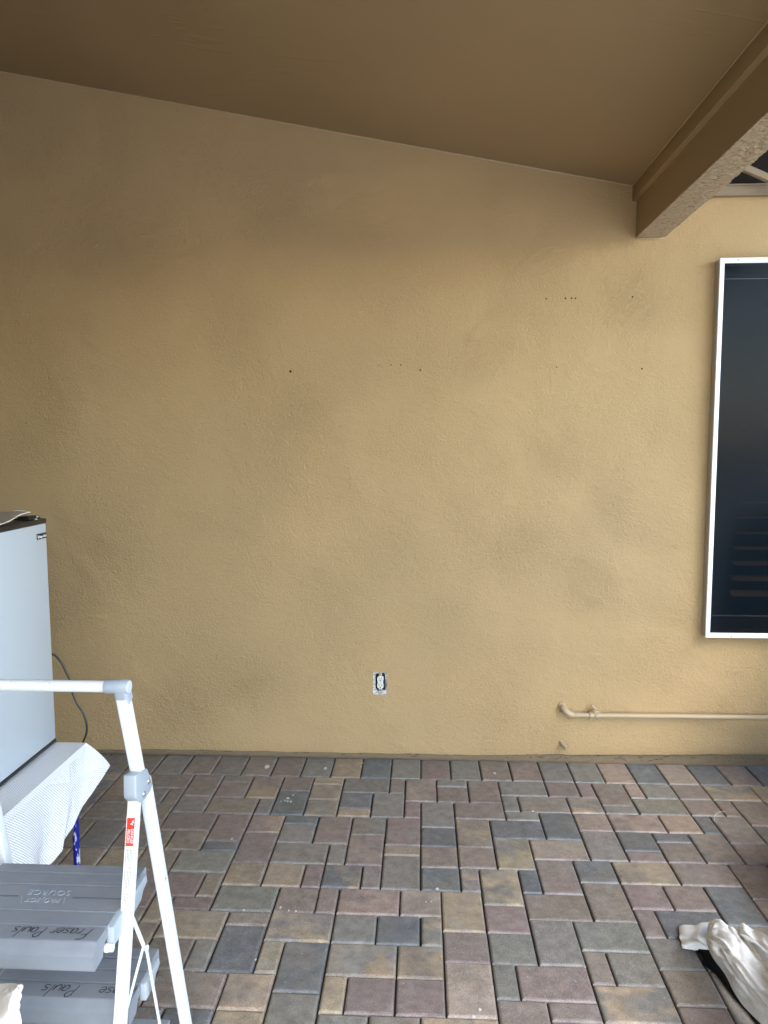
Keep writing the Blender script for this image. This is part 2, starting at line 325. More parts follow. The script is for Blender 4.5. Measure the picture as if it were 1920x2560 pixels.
# ------------------------------------------------------------------ ground and paving
U = .0762
g = MB(); g.add([(-400, -400, -.03), (400, -400, -.03), (400, 400, -.03), (-400, 400, -.03)], [(0, 1, 2, 3)])
tag(g.build('ground', M['earth']), kind='structure')
PV = """0 0 0 0|-20 0 -18 3 T|-20 3 -18 4 N|-18 0 -15 2 N|-18 2 -16 4 G|-16 2 -15 4 M|-15 0 -13 3 M|-13 0 -11 1 N|-13 1 -11 3 M|-15 3 -13 5 G|-13 3 -10 5 N|-10 3 -9 5 G
-11 0 -9 3 TM|-9 0 -7 2 M|-9 2 -7 5 B|-7 0 -5 1 T|-7 1 -5 3 NT|-7 3 -5 5 GT|-5 0 -2 2 G|-2 0 -1 2 M|-5 2 -3 4 B|-5 4 -3 5 TP|-3 2 -1 5 G|-1 0 1 3 MP|1 0 3 1 G|1 1 3 3 M
3 0 5 3 M|-1 3 0 5 M|0 3 2 6 G|2 3 5 5 M|5 0 8 2 G|8 0 10 2 M|5 2 6 4 G|6 2 9 4 NG|5 4 7 5 G|4 5 7 7 B|7 4 9 7 B|9 2 11 4 TG|10 0 11 2 M|11 0 13 3 M|11 3 13 4 G
13 0 14 2 P|14 0 16 2 G|16 0 18 2 M|18 0 21 2 TB|21 0 23 2 T|13 2 16 4 G|16 2 18 4 M|18 2 19 4 M|19 2 21 5 M|9 4 11 6 PM|11 4 14 6 PM|14 4 16 6 PT|16 4 17 6 B|17 4 19 7 G|19 5 21 7 B
9 6 11 9 G|11 6 13 8 B|11 8 13 9 M|13 6 15 7 B|13 7 15 9 M|15 6 17 9 NB|17 7 19 9 M|6 7 9 9 P|4 7 6 10 TG|6 9 8 12 MG|8 9 10 11 B|10 9 13 11 TN|13 9 16 11 M|16 9 18 12 M
8 11 10 14 N|10 11 12 13 M|12 11 14 13 M|14 11 16 14 B|10 13 11 15 M|11 13 14 15 B|5 12 8 14 N|5 14 7 17 G|7 14 10 16 G|7 16 8 18 N|8 16 10 18 G|10 15 12 17 G|12 15 14 17 G|10 17 12 19 N|12 17 14 20 N
10 19 12 21 M|7 18 10 20 TG|4 17 7 19 M|5 19 7 20 M|3 10 5 13 TG|5 10 6 12 B|3 13 5 15 M|1 12 3 15 TP|2 10 3 12 GT|0 10 2 12 B|2 8 4 10 MP|0 8 2 10 MP|0 6 2 8 B|2 5 4 8 NT
-2 5 0 8 M|-2 8 0 9 T|-2 9 0 12 G|-10 5 -8 7 TM|-8 5 -6 6 B|-8 6 -6 8 G|-6 5 -4 8 M|-4 5 -2 7 GN|-4 7 -2 10 MP|-10 7 -8 10 M|-8 8 -5 10 G|-5 8 -4 10 G
-15 5 -12 7 M|-12 5 -10 8 M|-12 8 -10 9 B|-14 7 -12 9 NT|-15 7 -14 9 N|-15 9 -13 11 N|-13 9 -10 11 G|-10 10 -8 12 TN|-8 10 -6 12 T|-6 10 -5 12 M|-5 10 -3 12 BT|-3 10 -2 12 GM
-13 11 -11 13 M|-11 11 -10 13 N|-12 13 -10 14 M|-10 12 -7 14 G|-7 12 -5 14 M|-5 12 -4 14 M|-4 12 -1 14 PM|-1 12 1 14 PN|-12 14 -9 16 T|-9 14 -7 15 N|-9 15 -7 18 B|-7 14 -4 16 GT|-4 14 -2 16 G
-2 14 0 16 B|0 14 1 16 GT|-10 16 -9 18 G|-12 16 -10 18 N|-11 18 -8 20 N|-8 18 -6 20 TN|-7 16 -6 18 T|-6 16 -4 19 B|-6 19 -4 22 G|-4 16 -1 18 TG|-1 16 1 18 NT|-4 18 -3 20 T|-3 18 -1 20 M|-1 18 1 20 M
1 15 3 17 M|3 15 5 17 G|1 17 3 20 PN|3 17 4 19 G|-10 20 -8 22 B|-8 20 -6 22 TN|-4 20 -2 22 G|-2 20 0 22 NG|0 20 3 22 GT|3 19 5 22 M|-20 4 -17 6 N|-17 4 -15 6 N|-17 6 -15 7 N|-19 6 -17 9 G|-21 6 -19 9 N
-17 7 -15 9 N|-17 9 -15 11 T"""
PAL = dict(G=(.205, .197, .174), B=(.138, .148, .150), T=(.325, .262, .182), N=(.225, .192, .155), M=(.222, .180, .160), P=(.320, .258, .208))
wallrow = dict(zip(range(-24, 32, 2), 'NGNGNG' + 'NMGTBGMGNMGGPBPBMBGMNG'))
X0, X1, Y0, Y1 = -40, 34, -3, 50
occ = set(); pav = []
def addp(a, b, c, d, tone):
    for i in range(a, c):
        for j in range(b, d): occ.add((i, j))
    pav.append((a, b, c, d, tone))
for x in range(X0, X1, 2): addp(x, -3, x+2, 0, wallrow.get(x, rnd.choice('GGBNMTP')))
for it in PV.replace('\n', '|').split('|')[1:]:
    p = it.split(); addp(*map(int, p[:4]), p[4])
sizes = [(2, 2), (3, 2), (2, 3), (2, 2), (2, 1), (1, 2), (3, 2), (2, 3)]
for j in range(0, Y1):
    for i in range(X0, X1):
        if (i, j) in occ: continue
        opts = sizes[:]; rnd.shuffle(opts)
        for w_, d_ in opts + [(1, 1)]:
            if i+w_ <= X1 and all((i+a, j+b) not in occ for a in range(w_) for b in range(d_)): break
        addp(i, j, i+w_, j+d_, rnd.choice(['G', 'B', 'N', 'M', 'T', 'P', 'GT', 'NT', 'MP', 'GM', 'TG', 'M', 'G']))
me = bpy.data.meshes.new('paving'); V = []; Fc = []; CA = []; CB = []; CS = []
GAP, CH, CD = .0026, .0075, .0070
for a, b, c, d, tone in pav:
    jx, jy = rnd.uniform(-.0008, .0008), rnd.uniform(-.0008, .0008)
    x0, x1, y1, y0 = a*U+GAP+jx, c*U-GAP+jx, -b*U-GAP+jy, -d*U+GAP+jy
    zt = rnd.uniform(-.0012, .0012); tx, ty = rnd.uniform(-.004, .004), rnd.uniform(-.004, .004)
    near = b < 26 and -24 < a < 22
    base = len(V); cx, cy = (x0+x1)/2, (y0+y1)/2
    lv = [(0, -.028), (0, -CD), (CH*.35, -CD*.30), (CH, 0)]
    for ins, dz in lv:
        for sx, sy in ((0, 0), (1, 0), (1, 1), (0, 1)):
            x = (x1-ins) if sx else (x0+ins); y = (y1-ins) if sy else (y0+ins)
            V.append((x, y, zt+dz+(x-cx)*tx+(y-cy)*ty))
    fcs = [tuple(base+12+i for i in range(4))]
    for L_ in range(3):
        for i in range(4):
            k2 = (i+1) % 4; fcs.append((base+L_*4+i, base+L_*4+k2, base+L_*4+4+k2, base+L_*4+4+i))
    Fc += fcs
    j1 = 1+rnd.uniform(-.10, .10); ca = [q*j1*rnd.uniform(.97, 1.03) for q in PAL[tone[0]]]
    t2 = tone[1] if len(tone) > 1 else rnd.choice([tone[0], tone[0], 'N', 'G'])
    j2 = 1+rnd.uniform(-.12, .12); cb = [q*j2 for q in PAL[t2]]
    if len(tone) == 1: cb = [(p*.6+q*.4) for p, q in zip(ca, cb)]
    s_ = (rnd.random(), rnd.random(), rnd.random())
    CA += [(*ca, 1)]*16; CB += [(*cb, 1)]*16; CS += [(*s_, 1)]*16
me.from_pydata(V, [], Fc); me.materials.append(M['paver']); me.materials.append(M['sand']); me.materials.append(M['splat'])
for nm, dat in (('tone_a', CA), ('tone_b', CB), ('shift', CS)):
    at = me.color_attributes.new(nm, 'FLOAT_COLOR', 'POINT'); at.data.foreach_set('color', [q for c_ in dat for q in c_])
pv = bpy.data.objects.new('paving', me); COL.objects.link(pv); tag(pv, kind='structure')
g = MB(); g.box(X0*U-.02, -Y1*U-.02, -.027, X1*U+.02, .246, -.0125); sb_ = g.build('joint_sand', M['sand'], pv); 
# dried paint drips on the pavers
g = MB()
for u, v, r_ in ((667.5, 1917, 7), (813.5, 1921, 4.5), (720, 1995.5, 4), (733, 1988, 2), (719, 2003, 3), (727, 2004, 2.5), (713, 2002, 1.8), (702, 2003, 1.5), (1237, 1933, 3.2), (1332, 2028, 2.6), (1093, 2222, 4), (701, 2269, 2.2), (740, 2278, 2.2), (722, 2276, 1.8), (1183, 2541, 3.5), (639, 2399, 2), (610, 2275, 2.2), (907, 1908, 2.4), (903, 1917, 1.8), (977, 1910, 2), (1065, 2255, 2), (1200, 2524, 3), (1078, 2254, 1.6), (560, 1917, 1.6), (405, 1898, 1.6), (448, 1948, 1.5), (580, 2097, 2.6)):
    c = atz(0.0016, u, v); rr = r_/FPX*(c-CP).length; n_ = 11; a0 = rnd.random()*6; k_ = rnd.uniform(1.2, 2.2)
    ringp = [(c.x+rr*math.cos(a0+2*math.pi*i/n_)*rnd.uniform(.75, 1.15), c.y+k_*rr*math.sin(a0+2*math.pi*i/n_)*rnd.uniform(.75, 1.1), .0018) for i in range(n_)]
    g.add(ringp + [(c.x, c.y, .0026)], [(i, (i+1) % n_, n_) for i in range(n_)])
g.build('paint_drips', M['splat'], pv)
# hair-like thread curled on a paver
g = MB()
for k_ in range(1):
    pts = [atz(.0022, u, v) for u, v in ((1786, 2053), (1785, 2043), (1790, 2035), (1799, 2030), (1812, 2029))]; g.tube(pts, .0007, 6)
g.build('thread', M['wht'], pv)
g = MB(); g.box(-9, -30, -.029, 16, -Y1*U-.03, -.004)
tag(g.build('concrete_yard', M['concrete']), kind='structure')
g = MB(); g.box(X1*U+.03, -Y1*U-.028, -.029, 16, 6, -.003)
tag(g.build('concrete_path', M['concrete']), kind='structure')

# ------------------------------------------------------------------ stucco wall
YW = .226
wall = thing('stucco_wall', (0, YW+.1, 0), 'tan painted stucco wall with hand-trowelled texture behind the paved floor', 'wall')
WX0, WX1, WZ1 = -3.3, 4.2, 4.05
HX0, HX1, HZ0, HZ1 = -.2525, -.1775, .351, .471          # opening of the outlet
WN = (1.47, 2.34, .72, 2.53)                             # window opening
def lines(a, b, st, extra):
    L_ = [a]; 
    while L_[-1]+st < b: L_.append(L_[-1]+st)
    L_.append(b)
    L_ = [q for q in L_ if all(abs(q-e) > st*.35 for e in extra)] + list(extra)
    return sorted(L_)
xs = lines(WX0, WX1, .02, [HX0, HX1, WN[0], WN[1]]); zs = lines(.09, WZ1, .02, [HZ0, HZ1, WN[2], WN[3]])
def wy(x, z):
    y = YW + .0035*(noise.noise(Vector((x*1.1, 3.1, z*1.1)))) + .0014*noise.noise(Vector((x*5, 1.7, z*4))) + .0006*noise.noise(Vector((x*17, 1.7, z*15)))
    a_ = noise.noise(Vector((x*2.3+z*.6, 9.2, z*2.6))); m_ = max(0.0, noise.noise(Vector((x*1.3, 4.4, z*1.3)))+.25)
    y -= .0042*m_*max(0, 1-5*abs(a_))                                   # trowel ridges
    b_ = noise.noise(Vector((x*5.1-z*1.2, 2.2, z*4.3))); y += .0016*m_*max(0, 1-6*abs(b_))
    y += .0022*noise.noise(Vector((x*2.6, 7.7, z*2.2)))
    return y
def zb(x): 
    e = .0035*noise.noise(Vector((x*9, 0, 5))) + .002*noise.noise(Vector((x*34, 0, 5)))
    return max(.012, (.021 if x < -1.5 else .028 if x < .3 else .028+(x-.3)*.022)) + e + (.004 if .55 < x < .75 else 0)
g = MB(); nx, nz = len(xs), len(zs); vid = {}
for i, x in enumerate(xs):
    col = [zb(x), .055+zb(x)*.3, ] + zs[1:]
    for j, z in enumerate(col):
        lip = -.0035 if j == 0 else 0
        vid[i, j] = len(g.v); g.v.append((x, wy(x, z) + (.004 if j == 0 else -.001 if j == 1 else 0), z))
    vid[i, -1] = len(g.v); g.v.append((x, YW+.024, zb(x)+.003))
nz = len(zs)+1
zc = [0, .05] + zs[1:]
for i in range(nx-1):
    for j in range(-1, nz-1):
        xm = (xs[i]+xs[i+1])/2; zm = (zc[max(j, 0)]+zc[j+1])/2 if j >= 0 else 0
        if HX0 < xm < HX1 and HZ0 < zm < HZ1: continue
        if WN[0] < xm < WN[1] and WN[2] < zm < WN[3]: continue
        g.f.append((vid[i, j], vid[i+1, j], vid[i+1, j+1], vid[i, j+1])); g.mi.append(0)
for (x0, x1, z0, z1) in ((HX0, HX1, HZ0, HZ1), WN):          # reveals of both openings
    q = [(x0, z0), (x1, z0), (x1, z1), (x0, z1)]
    for a in range(4):
        (ax_, az_), (bx_, bz_) = q[a], q[(a+1) % 4]
        g.add([(ax_, YW, az_), (bx_, YW, bz_), (bx_, YW+.0245, bz_), (ax_, YW+.0245, az_)], [(0, 1, 2, 3)])
g.build('stucco_face', M['stucco'], wall, smooth=True, angle=50)
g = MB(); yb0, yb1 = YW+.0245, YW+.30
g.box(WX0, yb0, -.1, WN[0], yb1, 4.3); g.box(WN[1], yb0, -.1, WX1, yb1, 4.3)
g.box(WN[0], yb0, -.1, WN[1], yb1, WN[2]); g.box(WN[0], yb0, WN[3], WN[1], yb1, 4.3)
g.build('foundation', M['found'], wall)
g = MB()                                                    # dark hairline debris along the foundation strip
for i in range(46):
    x = rnd.choice([rnd.uniform(-.15, 1.0), rnd.uniform(.9, 1.9), rnd.uniform(-1.2, 0)]); z = rnd.uniform(.006, .03); L_ = rnd.uniform(.006, .04)
    pts = [(x+L_*k_/4, YW+.0235+rnd.uniform(-.0005, .0005), z+rnd.uniform(-.004, .004)) for k_ in range(5)]
    g.tube(pts, [.0006, .0014, .001, .0014, .0005], 5)
g.build('cobweb_debris', M['hole'], wall)
# room seen through the window
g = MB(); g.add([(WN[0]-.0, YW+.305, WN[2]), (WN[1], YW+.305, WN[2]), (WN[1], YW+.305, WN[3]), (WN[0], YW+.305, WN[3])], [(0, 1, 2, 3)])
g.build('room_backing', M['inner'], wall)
# drill holes and a screw anchor
for x, z, r_ in ((.616, 2.382, .0030), (.710, 2.383, .0034), (.740, 2.383, .0034), (.759, 2.383, .0030), (1.037, 2.386, .0034), (.673, 2.047, .0024), (1.094, 2.037, .0034), (-.667, 2.037, .0052), (-.216, 2.064, .0022), (-.154, 2.066, .0026), (-.104, 2.065, .0030)):
    g = MB(); y = wy(x, z)-.0012
    g.lathe((x, y, z), (0, -1, 0), [(r_*1.3, -.003), (r_*1.15, .0002), (r_*.5, .0002)], 12); g.build('drill_hole', M['hole'], wall)
g = MB(); g.lathe((-.001, YW-.001, 2.04), (.25, -1, .05), [(.007, -.003), (.0065, .006), (.003, .007)], 12)
g.build('wall_plug', M['stucco'], wall, smooth=True)
g = MB(); g.lathe((-.005, YW-.0075, 2.0395), (.25, -1, .05), [(.0035, -.001), (.003, .0018)], 10); g.build('drill_hole', M['hole'], wall)
for x, z, r_ in ((-.61, 2.018, .005), (-1.62, 1.0, .006), (.03, 1.45, .003)):
    g = MB(); g.lathe((x, YW-.001, z), (0, -1, 0), [(r_, -.003), (r_*.8, .002), (r_*.3, .003)], 12); g.build('paint_blob', M['stucco'], wall, smooth=True)
rb = random.Random(21)
for i in range(26):
    x, z = rb.uniform(-1.9, 1.35), rb.uniform(.2, 2.9)
    if abs(x+.21) < .1 and z < .6: continue
    r_ = rb.uniform(.0018, .0042); g = MB(); y = wy(x, z)
    g.lathe((x, y, z), (0, -1, 0), [(r_, -.003), (r_*.8, .0014), (r_*.3, .0022)], 9); g.build('paint_blob', M['stucco'], wall, smooth=True)
for x, z, L_ in ((-.694, 2.835, .045), (-.125, 2.62, .018), (-1.33, 2.33, .03), (.05, 1.62, .02), (-.33, 2.2, .015), (.62, 1.02, .03)):
    g = MB(); y = wy(x, z)+.0006; g.tube([(x+.001*math.sin(k_), y, z-L_*k_/5) for k_ in range(6)], [.0012, .0022, .0026, .0028, .0034, .0016], 8); g.build('paint_run', M['stucco'], wall, smooth=True)
# crack beside the outlet
g = MB(); pts = [(-.288, YW-.0012, .478), (-.279, YW-.0012, .4765), (-.270, YW-.0012, .4755), (-.262, YW-.0012, .472), (-.255, YW-.0012, .469)]
g.tube(pts, [.0003, .0006, .0008, .0006, .0003], 5); g.build('hairline_crack', M['hole'], wall)
# dark board above the trim, where the neighbouring cover meets the wall
g = MB(); g.box(1.19, YW-.022, 2.905, 4.2, YW-.008, 3.6); g.build('dark_panel', M['darkboard'], wall)
g = MB(); g.box(1.19, YW-.030, 2.858, 4.2, YW-.006, 2.896); g.box(1.19, YW-.036, 2.896, 4.2, YW-.006, 2.9035); g.box(1.19, YW-.036, 2.850, 4.2, YW-.006, 2.858)
g.build('trim_board', M['trim'], wall, bevel=.0015)
# unseen dark wall added on the left to absorb light
g = MB(); g.box(-2.7, -6.5, -.1, -2.38, YW-.002, 4.4)
tag(g.build('added_side_wall', M['absorber']), 'unseen dark side wall added on the left to absorb light', 'wall')

# ------------------------------------------------------------------ sloping ceiling
RY = -4.5
BX = -0.35
def zc_(x): return 2.914 + .196*(1.03-x)
ce = thing('patio_ceiling', (0, -2, 3.2), 'smooth brown painted ceiling sloping down to the right', 'ceiling')
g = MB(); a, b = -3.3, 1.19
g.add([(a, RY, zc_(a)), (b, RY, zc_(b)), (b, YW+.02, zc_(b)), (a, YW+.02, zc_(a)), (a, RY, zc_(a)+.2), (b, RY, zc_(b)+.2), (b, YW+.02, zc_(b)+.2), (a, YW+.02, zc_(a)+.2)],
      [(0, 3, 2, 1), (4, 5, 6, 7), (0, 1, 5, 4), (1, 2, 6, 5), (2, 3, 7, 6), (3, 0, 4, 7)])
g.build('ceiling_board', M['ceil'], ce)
g = MB(); a2_, b2_, ye = -3.3, BX, -4.95  # unseen ceiling strip added to shut out light from behind left
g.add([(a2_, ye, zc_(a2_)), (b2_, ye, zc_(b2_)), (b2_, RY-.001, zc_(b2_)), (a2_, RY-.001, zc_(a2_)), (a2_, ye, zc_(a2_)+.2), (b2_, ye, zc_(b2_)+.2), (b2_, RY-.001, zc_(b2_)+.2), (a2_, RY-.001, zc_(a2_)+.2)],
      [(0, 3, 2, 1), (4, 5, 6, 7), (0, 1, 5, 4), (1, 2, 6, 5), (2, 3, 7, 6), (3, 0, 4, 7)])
g.build('ceiling_occluder', M['ceil'], ce)
g = MB(); g.box(-2.37, -5.1, -.1, BX, -4.95, 3.6)  # unseen rear wall, added to keep light off the left side
tag(g.build('added_rear_wall', M['absorber']), 'unseen dark wall added behind the camera to block light', 'wall')
g = MB(); pts = [(x, YW-.001, zc_(x)-.002+.0016*noise.noise(Vector((x*11, 0, 0)))) for x in [-3.3+.04*i for i in range(109)]]
g.tube(pts, [.0042+.0016*noise.noise(Vector((p[0]*14, 3, 0))) for p in pts], 8); g.build('caulk_bead', M['bead'], ce, smooth=True)
# beam
bm_ = thing('patio_beam', (1.11, -2, 2.75), 'rough-sawn tan patio beam running out from the wall, upper right', 'beam')
YB = RY
g = MB(); g.box(1.047, YB, 2.676, 1.19, YW+.01, 2.842); g.build('beam_body', M['beam'], bm_)
g = MB()
prof = [(1.047, 2.842), (1.024, 2.846), (1.024, 2.93), (1.19, 2.93), (1.19, 2.842)]
g.ring([[(x, y, z) for x, z in prof] for y in (YB, YW+.01)]); g.build('upper_trim', M['beam'], bm_, bevel=.002)
g = MB(); pts = [(1.022, y, 2.9145+.001*noise.noise(Vector((0, y*12, 0)))) for y in [YW-.03*i for i in range(160)]]
g.tube(pts, .0035, 8); g.build('caulk_bead', M['bead'], bm_, smooth=True)
g = MB(); ny = 760; nxb = 26
def ystep(i): return YW+.008 - (i*.0032 if i < 620 else 620*.0032+(i-620)*.02)
for i in range(ny):
    y = ystep(i)
    for j in range(nxb+1):
        f_ = j/nxb; x = 1.046 + f_*.140
        n1 = noise.fractal(Vector((x*30, y*42, 0)), .9, 2, 4); n2 = noise.noise(Vector((x*150, y*34, 2)))
        rg = .35 + .65*min(1, f_*1.9)
        if j == nxb: x += .006*noise.noise(Vector((0, y*13, 4)))+.003*noise.noise(Vector((0, y*60, 4)))
        dz = -.0042*n1*rg - .0012*n2*rg + (.003*f_ if f_ > .85 else 0)
        edge = (j == 0)
        g.v.append((x, y, 2.668 + (0 if edge else dz)))
for i in range(ny-1):
    for j in range(nxb): a = i*(nxb+1)+j; g.f.append((a, a+1, a+nxb+2, a+nxb+1)); g.mi.append(0)
b0 = len(g.v)
for i in range(ny):
    vL, vR = g.v[i*(nxb+1)], g.v[i*(nxb+1)+nxb]
    g.v.append((vL[0], vL[1], 2.6755)); g.v.append((vR[0], vR[1], 2.6755))
for i in range(ny-1):
    g.f.append((i*(nxb+1), (i+1)*(nxb+1), b0+2*i+2, b0+2*i)); g.mi.append(0)
    g.f.append((i*(nxb+1)+nxb, (i+1)*(nxb+1)+nxb, b0+2*i+3, b0+2*i+1)); g.mi.append(0)
g.build('rough_underside', M['rough'], bm_)
g = MB(); g.bar((1.046, YW-.002, 2.666), (1.186, YW-.002, 2.664), .003, .006, .001); g.box(1.05, YW-.006, 2.661, 1.186, YW+.01, 2.667); g.build('caulk_bead', M['bead'], bm_, bevel=.001)
# neighbouring lower cover beyond the beam
nc = thing('neighbouring_cover', (2.2, -2, 3.1), 'dark underside of the next patio cover beyond the rough beam', 'patio cover')
g = MB(); g.add([(1.19, RY, 3.28), (2.8, RY, 3.17), (2.8, YW, 3.17), (1.19, YW, 3.28), (1.19, RY, 3.36), (2.8, RY, 3.25), (2.8, YW, 3.25), (1.19, YW, 3.36)],
      [(0, 3, 2, 1), (4, 5, 6, 7), (0, 1, 5, 4), (1, 2, 6, 5), (2, 3, 7, 6), (3, 0, 4, 7)])
g.build('cover_board', M['darkboard'], nc)
g = MB(); pa, pb = Vector((1.30, .10, 3.032)), Vector((1.95, .10, 2.742)); g.bar(pa, pb, .03, .027, .003); g.build('slanted_batten', M['trim'], nc)

# ------------------------------------------------------------------ window with screen
wn = thing('framed_window', (1.9, YW, .69), 'dark screened window in a white screwed frame on the right edge of the wall', 'window')
fx0, fx1, fz0, fz1, fy = 1.430, 2.38, .692, 2.552, .163
def frame_member(mb, p0, p1, p2, p3, k=0):                 # mitred, stepped profile between outer (p0,p1) and inner (p3,p2) corners
    pass
w_ = .024
for nm, o0, o1, i1, i0 in (('left', (fx0, fz0), (fx0, fz1), (fx0+w_, fz1-w_), (fx0+w_, fz0+w_)), ('top', (fx0, fz1), (fx1, fz1), (fx1-w_, fz1-w_), (fx0+w_, fz1-w_)),
                       ('right', (fx1, fz1), (fx1, fz0), (fx1-w_, fz0+w_), (fx1-w_, fz1-w_)), ('bottom', (fx1, fz0), (fx0, fz0), (fx0+w_, fz0+w_), (fx1-w_, fz0+w_))):
    g = MB(); sections = []
    for (o, i_) in ((o0, i0), (o1, i1)):
        o = Vector(o); i_ = Vector(i_); e = .0006
        def P(t_, y): q = o.lerp(i_, t_); return (q.x, y, q.y)
        sections.append([P(0, fy+.012), P(0, fy+.001), P(.04, fy), P(.62, fy), P(.66, fy+.0035), P(.97, fy+.005), P(1, fy+.007), P(1, fy+.012)])
    g.ring(sections); g.build('frame_rail', M['vinyl'], wn)
g = MB()                                                    # return of the box frame back to the wall
for x0, z0, x1, z1 in ((fx0+.002, fz0+.002, fx0+.02, fz1-.002), (fx1-.02, fz0+.002, fx1-.002, fz1-.002)): g.box(x0, fy+.0122, z0, x1, YW+.002, z1)
for z0, z1 in ((fz0+.002, fz0+.02), (fz1-.02, fz1-.002)): g.box(fx0+.0202, fy+.0122, z0, fx1-.0202, YW+.002, z1)
g.build('side_frame', M['vinylside'], wn)
for x, z in ((1.514, 2.546-.004), (1.441, 2.226), (1.441, 1.693), (1.441, 1.166), (1.558, .700), (2.0, 2.541), (2.0, .700)):
    g = MB(); g.lathe((x, fy, z), (0, -1, 0), [(.0032, -.001), (.003, .0012), (.0014, .0016)], 12); g.build('screw', M['screw'], wn)
g = MB(); g.box(fx0+w_-.002, fy+.0085, fz0+w_-.002, fx1-w_+.002, fy+.0105, fz1-w_+.002); g.build('screen_pane', M['glass'], wn)
g = MB()
for i in range(7):
    z = .893+i*.0785; tilt = math.radians(22-i*4.5); y = YW+.075; d_ = .030; hx0, hx1 = 1.60+.004*i, 1.80
    dy, dz = d_*math.cos(tilt), d_*math.sin(tilt)
    pr = [(y-dy, z-dz+.0), (y, z+.005), (y+dy, z+dz), (y, z-.004)]
    g.prism_x(pr, hx0, hx1)
g.build('shutter', M['louver'], wn)

# ------------------------------------------------------------------ power outlet
ot = thing('power_outlet', (-.215, YW, .351), 'uncovered ivory double power outlet in broken plaster, low on the wall', 'outlet')
cx, cz = -.214, .417
g = MB(); n_ = 64; outer = []; inner = []
for i in range(n_):
    a = 2*math.pi*i/n_; ca, sa = math.cos(a), math.sin(a)
    s_ = 1/max(abs(ca)/.0375, abs(sa)/.0600); ox, oz = ca*s_, sa*s_
    hw, hh = .0278, .0475; p_ = 5; r_ = (abs(ca/hw)**p_+abs(sa/hh)**p_)**(-1/p_)
    r_ *= 1+.13*noise.noise(Vector((ca*3, sa*3, 2)))+.07*noise.noise(Vector((ca*9, sa*9, 2)))
    if ca > .3: r_ *= 1.10 if sa < .2 else 1.0
    outer.append((cx-.001+ox, YW+.0005, .411+oz)); inner.append((cx+ca*r_, YW+.0045, cz+.002+sa*r_))
back = [(x, YW+.023, z) for x, _, z in inner]
g.ring([outer, inner, back], True, False); g.build('plaster_surround', M['plaster'], ot)
g = MB(); g.box(HX0+.004, YW+.0225, HZ0+.004, HX1-.004, YW+.0242, HZ1-.004); g.build('box_interior', M['hole'], ot)
for x in (-.2405, -.1885):
    g = MB(); g.box(x-.0009, YW+.002, .373, x+.0009, YW+.022, .464); g.build('box_edge', M['steel'], ot)
g = MB(); g.box(cx-.0145, YW+.004, cz-.028, cx+.0145, YW+.018, cz+.029)
def face(mb, z0):
    pr = []
    for i in range(28):
        a = 2*math.pi*i/28; x_ = .0172*math.cos(a)*1.12; z_ = .0145*math.sin(a)*1.05
        x_ = max(-.0168, min(.0168, x_)); z_ = max(-.0138, min(.0138, z_)); pr.append((x_, z_))
    mb.ring([[(cx+x*s1, y, z0+z*s1) for x, z in pr] for y, s1 in ((YW+.006, 1), (YW-.0005, 1), (YW-.002, .94))])
for dz in (.0195, -.0190): face(g, cz+dz)
rc = g.build('receptacle', M['ivory'], ot, smooth=True)
g = MB()
for dz in (.0195, -.0190):
    z0 = cz+dz
    g.box(cx-.0078, YW-.0028, z0-.002, cx-.0050, YW-.0018, z0+.008); g.box(cx+.0048, YW-.0028, z0-.0015, cx+.0074, YW-.0018, z0+.007)
    g.lathe((cx-.0002, YW-.0018, z0-.0075), (0, -1, 0), [(.0034, 0), (.0034, .001)], 12)
g.lathe((cx, YW+.0035, cz), (0, -1, 0), [(.0016, 0), (.0014, .0012)], 10)
g.build('slot', M['hole'], rc)
for z0, z1 in ((cz+.030, cz+.0475), (cz-.047, cz-.030)):
    g = MB(); g.box(cx-.0085, YW+.002, z0, cx+.0085, YW+.0045, z1); g.build('mounting_strap', M['steel'], ot, bevel=.0008)
for dz in (.042, -.041):
    g = MB(); g.lathe((cx, YW+.002, cz+dz), (0, -1, 0), [(.0032, 0), (.0028, .0016)], 10); g.build('screw', M['screw'], ot)

# ------------------------------------------------------------------ pipe
pp = thing('wall_pipe', (1.3, YW, .27), 'tan painted pipe with elbow and valve running low along the wall to the right', 'pipe')
g = MB(); py = .188
g.tube([(.80, py, .2705), (.93, py, .2705), (1.35, py, .2722), (2.4, py, .2765)], .0125, 20); g.build('straight_pipe', M['pipe'], pp, smooth=True)
g = MB(); pts = [(.735, YW+.01, .3035), (.735, YW-.008, .3035), (.7375, YW-.024, .3010), (.746, py+.004, .2925), (.758, py, .2815), (.772, py, .2735), (.792, py, .2705), (.800, py, .2705)]
g.tube(pts, [.0155, .0155, .0162, .0165, .0162, .0160, .0150, .0150], 20)
g.lathe((.797, py, .2705), (1, 0, 0), [(.015, -.001), (.0185, 0), (.0185, .006), (.015, .007)], 20)
g.lathe((.735, YW-.001, .3035), (0, -1, 0), [(.0165, 0), (.020, .001), (.020, .008), (.0165, .009)], 20)
g.build('elbow', M['pipe'], pp, smooth=True)
g = MB()
g.lathe((.868, py, .2705), (1, 0, 0), [(.012, 0), (.0195, .001), (.0195, .015), (.0155, .016), (.0155, .036), (.0185, .037), (.0195, .038), (.0195, .054), (.012, .055)], 8)
g.lathe((.896, py, .2705), (0, 0, 1), [(.014, 0), (.014, .020), (.018, .021), (.018, .029), (.008, .030), (.008, .038)], 16)
g.bar((.880, py, .324), (.900, py, .304), .009, .013, .003)
g.build('valve', M['pipe'], pp, smooth=True)
g = MB(); g.lathe((1.062-.16, py-.0165, .2705), (0, -1, 0), [(.008, 0), (.006, .003)], 8); g.build('valve_plug', M['pipe'], pp)
st_ = thing('pipe_stub', (.737, YW, .103), 'small capped pipe stub poking out of the wall below the pipe elbow', 'pipe stub')
